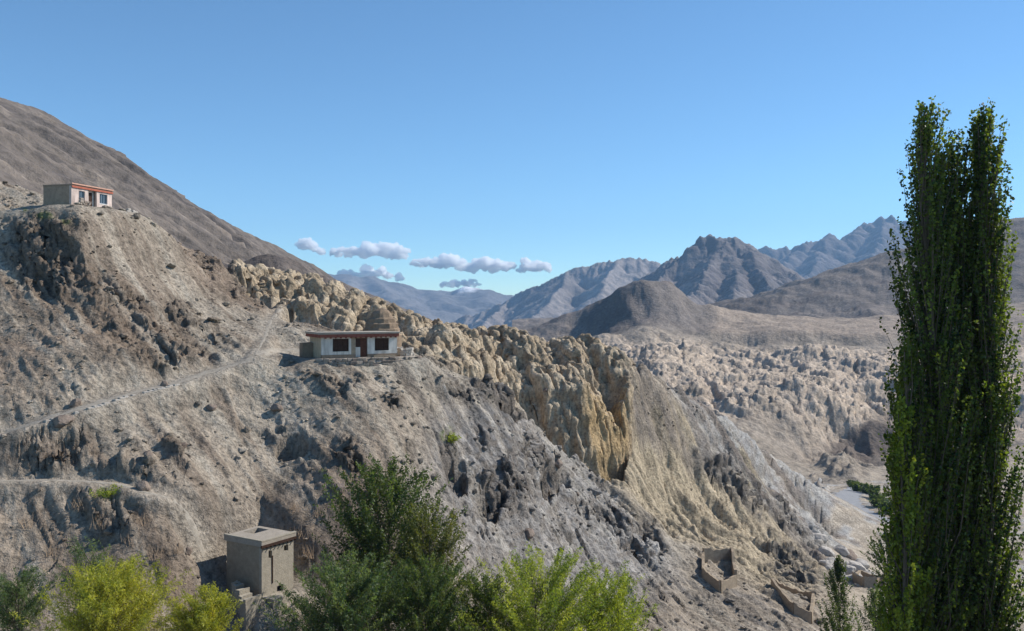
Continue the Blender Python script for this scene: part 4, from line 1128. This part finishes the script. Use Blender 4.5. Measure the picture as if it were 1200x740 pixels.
def bush(label, px, d, top, hw, pal, seed, n=120, per=190, L_=.2, W_=.06, cat="shrub", name="willow_shrub", prof_=None, grp=None, spread=.36, start=.47, stems=4, rise=.55):
    b, H = tree_at(px, d, top); R_ = hw / F * d * 1.5; n = int(n * 1.4)
    prof_ = prof_ or [(0, .5), (.3, .9), (.6, 1.0), (.78, .92), (.9, .72), (1, .35)]
    return grow(name, label, cat, b, H, [(a, r_ * R_) for a, r_ in prof_], n, per, L_, W_, pal, seed, grp, start, spread, rise, .09, stems)
bush("feathery yellow green shrub growing left of the mud shed", 130, 60, 660, 50, YELL, 21, 140, 170, .26, .045, spread=.42)
bush("smaller yellow green shrub in front of the mud shed's ruined side", 238, 60, 690, 32, YELL, 22, 90, 160, .26, .045, spread=.38)
bush("thin grey green shrub at the foot of the left slope", 22, 62, 668, 34, BLUEG, 23, 60, 110, .24, .045)
bush("airy grey green sprig shrub behind the feathery yellow one", 100, 66, 628, 22, BLUEG, 24, 30, 70, .22, .045, start=.6)
bush("dark leafy tree standing up behind the willow thicket", 455, 76, 540, 50, DARKG, 25, 170, 150, .24, .12, "tree", "leafy_tree", [(0, .3), (.3, .8), (.55, 1), (.78, .98), (.92, .75), (1, .35)], None, .42, .3, 2, .8)
bush("olive green lower tree beside the dark leafy tree", 500, 72, 592, 36, [(.07, .09, .03), (.16, .17, .05)], 26, 80, 140, .22, .08, "tree", "leafy_tree")
bush("dark blue green willow shrub below the leafy tree", 405, 62, 656, 60, BLUEG, 27, 140, 170, .22, .06)
bush("dense mid green willow shrub in the middle of the thicket", 500, 63, 660, 52, [(.06, .10, .035), (.13, .17, .06)], 28, 130, 170, .22, .06)
bush("bright yellow green willow shrub with a rounded top", 640, 61, 652, 74, BRIGHT, 29, 170, 190, .22, .055)
bush("bright willow shrub at the thicket's end beside the grey scree", 715, 63, 672, 44, BRIGHT, 30, 90, 180, .22, .055)
bush("low green willow shrub filling the gap before the bright one", 570, 62, 676, 40, [(.07, .11, .03), (.17, .2, .05)], 31, 80, 170, .22, .06)
bush("tiny green shrub rooted in the dark crag", *[hit(526, 516)[i] for i in ()] or (526, hit(526, 518).y, 508, 9), BRIGHT, 32, 14, 60, .16, .08, start=.2)
bush("small green shrub on the edge of the narrow footpath", 124, hit(124, 583).y, 571, 14, BRIGHT, 33, 16, 60, .16, .08, start=.2)
COLP = [(0, .7), (.3, 1), (.6, .9), (.85, .5), (1, .1)]
bush("slim dark poplar sapling beside the lower ruin", 983, 92, 652, 17, DARKG, 34, 70, 120, .16, .12, "tree", "poplar_sapling", COLP, None, .3, .2, 1, 2.0)
bush("bushy grey green sapling between the slim sapling and the tall poplars", 1026, 88, 690, 22, BLUEG, 35, 60, 120, .16, .1, "tree", "poplar_sapling", COLP, None, .3, .2, 1, 2.0)
bush("leafy sapling half hidden by the foot of the tall poplars", 1052, 84, 668, 26, DARKG, 36, 70, 120, .16, .1, "tree", "poplar_sapling", COLP, None, .3, .2, 1, 2.0)
bush("round olive bush beside the dry field on the valley floor", 1042, 170, 622, 22, DARKG, 37, 60, 90, .35, .2, start=.15)
for i, (px, d, top, hw) in enumerate([(1006, 372, 567, 6), (1016, 366, 568, 6), (1026, 352, 570, 8), (1030, 326, 578, 10), (1040, 310, 586, 9), (1000, 392, 564, 5)]):
    bush("dark green bush in the row along the far side of the road", px, d, top, hw, DARKG, 40 + i, 22, 70, .6, .4, grp="bushes along the valley road", spread=.9, start=.15, stems=2)

# dry scrub stems on the lower left slope
M_DRY = plain_mat("dry_stems", (.36, .27, .19), .3, 3, 0)
rs = random.Random(9)
for i, (px, py) in enumerate([(118, 622), (150, 640), (90, 600), (60, 650), (180, 662), (345, 600), (352, 632), (372, 610), (30, 620), (165, 615), (205, 650), (360, 655)]):
    q_ = hit(px, py); root = MB()
    for k in range(26):
        a_ = rs.uniform(0, 6.28); l_ = rs.uniform(.5, 1.3); t_ = rs.uniform(.1, .6)
        b_ = Vector((rs.gauss(0, .35), rs.gauss(0, .3), -.1)); e_ = b_ + Vector((math.cos(a_) * l_ * t_, math.sin(a_) * l_ * t_, l_))
        root.tube([b_, b_.lerp(e_, .5) + Vector((0, 0, .05)), e_], [.02, .014, .004], 3)
    o = root.build("dry_shrub", M_DRY); o.location = q_
    tag(o, "leafless tawny scrub tuft on the stony slope around the mud shed", "dry shrub", "dry scrub tufts on the lower slope")

# ================================================================== CLOUDS
mc = bpy.data.materials.new("cloud_vapour"); mc.use_nodes = True
nt = mc.node_tree; nt.nodes.remove(nt.nodes["Principled BSDF"])
cv = nt.nodes.new("ShaderNodeVolumePrincipled"); cv.inputs["Color"].default_value = (1, 1, 1, 1); cv.inputs["Density"].default_value = .04; cv.inputs["Anisotropy"].default_value = .3
nt.links.new(cv.outputs[0], nt.nodes["Material Output"].inputs["Volume"])
def cloud(label, lumps, seed, d=11500.):
    lumps = [(a, b - .25 * r_, r_ * 1.25) for a, b, r_ in lumps]
    rs = random.Random(seed); bm = bmesh.new(); u_ = d / F
    for (px, py, r_) in lumps:
        for k in range(20):
            rr = r_ * (rs.uniform(.2, .62) if k else .85); a_ = rs.uniform(-.2, math.pi + .2); q_ = r_ * rs.uniform(.3, .95) if k else 0
            c_ = Vector(((px + q_ * 1.5 * math.cos(a_) - CX) * u_, d + rs.uniform(-.9, .9) * r_ * u_, (HY - py + q_ * .75 * math.sin(a_)) * u_))
            bmesh.ops.create_icosphere(bm, subdivisions=3, radius=rr * u_, matrix=Matrix.Translation(c_) @ Matrix.Diagonal((1.25, 1.1, .8, 1)))
    me = bpy.data.meshes.new("cloud"); bm.to_mesh(me); bm.free(); me.materials.append(mc)
    o = bpy.data.objects.new("cloud", me); COL.objects.link(o)
    md = o.modifiers.new("r", 'REMESH'); md.mode = 'VOXEL'; md.voxel_size = 10
    dg = bpy.context.evaluated_depsgraph_get(); nm = bpy.data.meshes.new_from_object(o.evaluated_get(dg)); o.modifiers.clear(); o.data = nm
    n = len(nm.vertices); v = np.empty(n * 3); nm.vertices.foreach_get("co", v); v = v.reshape(-1, 3)
    nn = np.empty(n * 3); nm.vertex_normals.foreach_get("vector", nn); nn = nn.reshape(-1, 3)
    v += nn * (42 * fbm3(v[:, 0] / 120, v[:, 1] / 120, v[:, 2] / 85, 5, seed, .6))[:, None]
    nm.vertices.foreach_set("co", v.ravel()); nm.update()
    if not nm.materials: nm.materials.append(mc)
    nm.name = "cloud"
    tag(o, label, "cloud", None)
cloud("small white puff of cloud touching the scree hill's ridge", [(355, 290, 6), (363, 289, 6), (374, 296, 4)], 1)
cloud("flat based white cumulus cloud higher than the other clouds", [(396, 298, 5), (408, 298, 6), (422, 298, 7), (436, 297, 8), (450, 296, 9), (463, 299, 7), (472, 301, 4)], 2)
cloud("longest broken bank of white cumulus over the far blue range", [(488, 310, 4), (500, 311, 5), (514, 312, 6), (526, 309, 8), (540, 314, 6), (555, 316, 6), (565, 312, 8), (580, 314, 7), (592, 315, 5)], 3)
cloud("small compact white cloud at the right end of the cloud bank", [(612, 318, 4), (620, 314, 6), (631, 315, 6)], 4)
cloud("low white cloud resting just above the far blue range's left end", [(406, 322, 4), (418, 324, 4), (432, 321, 6), (444, 322, 5), (456, 326, 4), (466, 328, 4)], 5)
cloud("thin pale cloud sitting on the snowy far summit", [(520, 335, 3), (530, 335, 4), (548, 334, 5), (556, 334, 4)], 6)
HAZE = 5.5e-5
# ------------------------------------------------------------------ HAZE
hb = MB().box(-15000, 15000, -700, 9700, -540, 830)
mh = bpy.data.materials.new("haze_air"); mh.use_nodes = True
nt = mh.node_tree; nt.nodes.remove(nt.nodes["Principled BSDF"])
pv = nt.nodes.new("ShaderNodeVolumePrincipled")
pv.inputs["Color"].default_value = (.40, .67, 1.0, 1)
pv.inputs["Density"].default_value = HAZE
pv.inputs["Anisotropy"].default_value = 0.0
nt.links.new(pv.outputs[0], nt.nodes["Material Output"].inputs["Volume"])
struct(hb.build("haze", mh), "stuff", "pale blue haze filling the valley air")
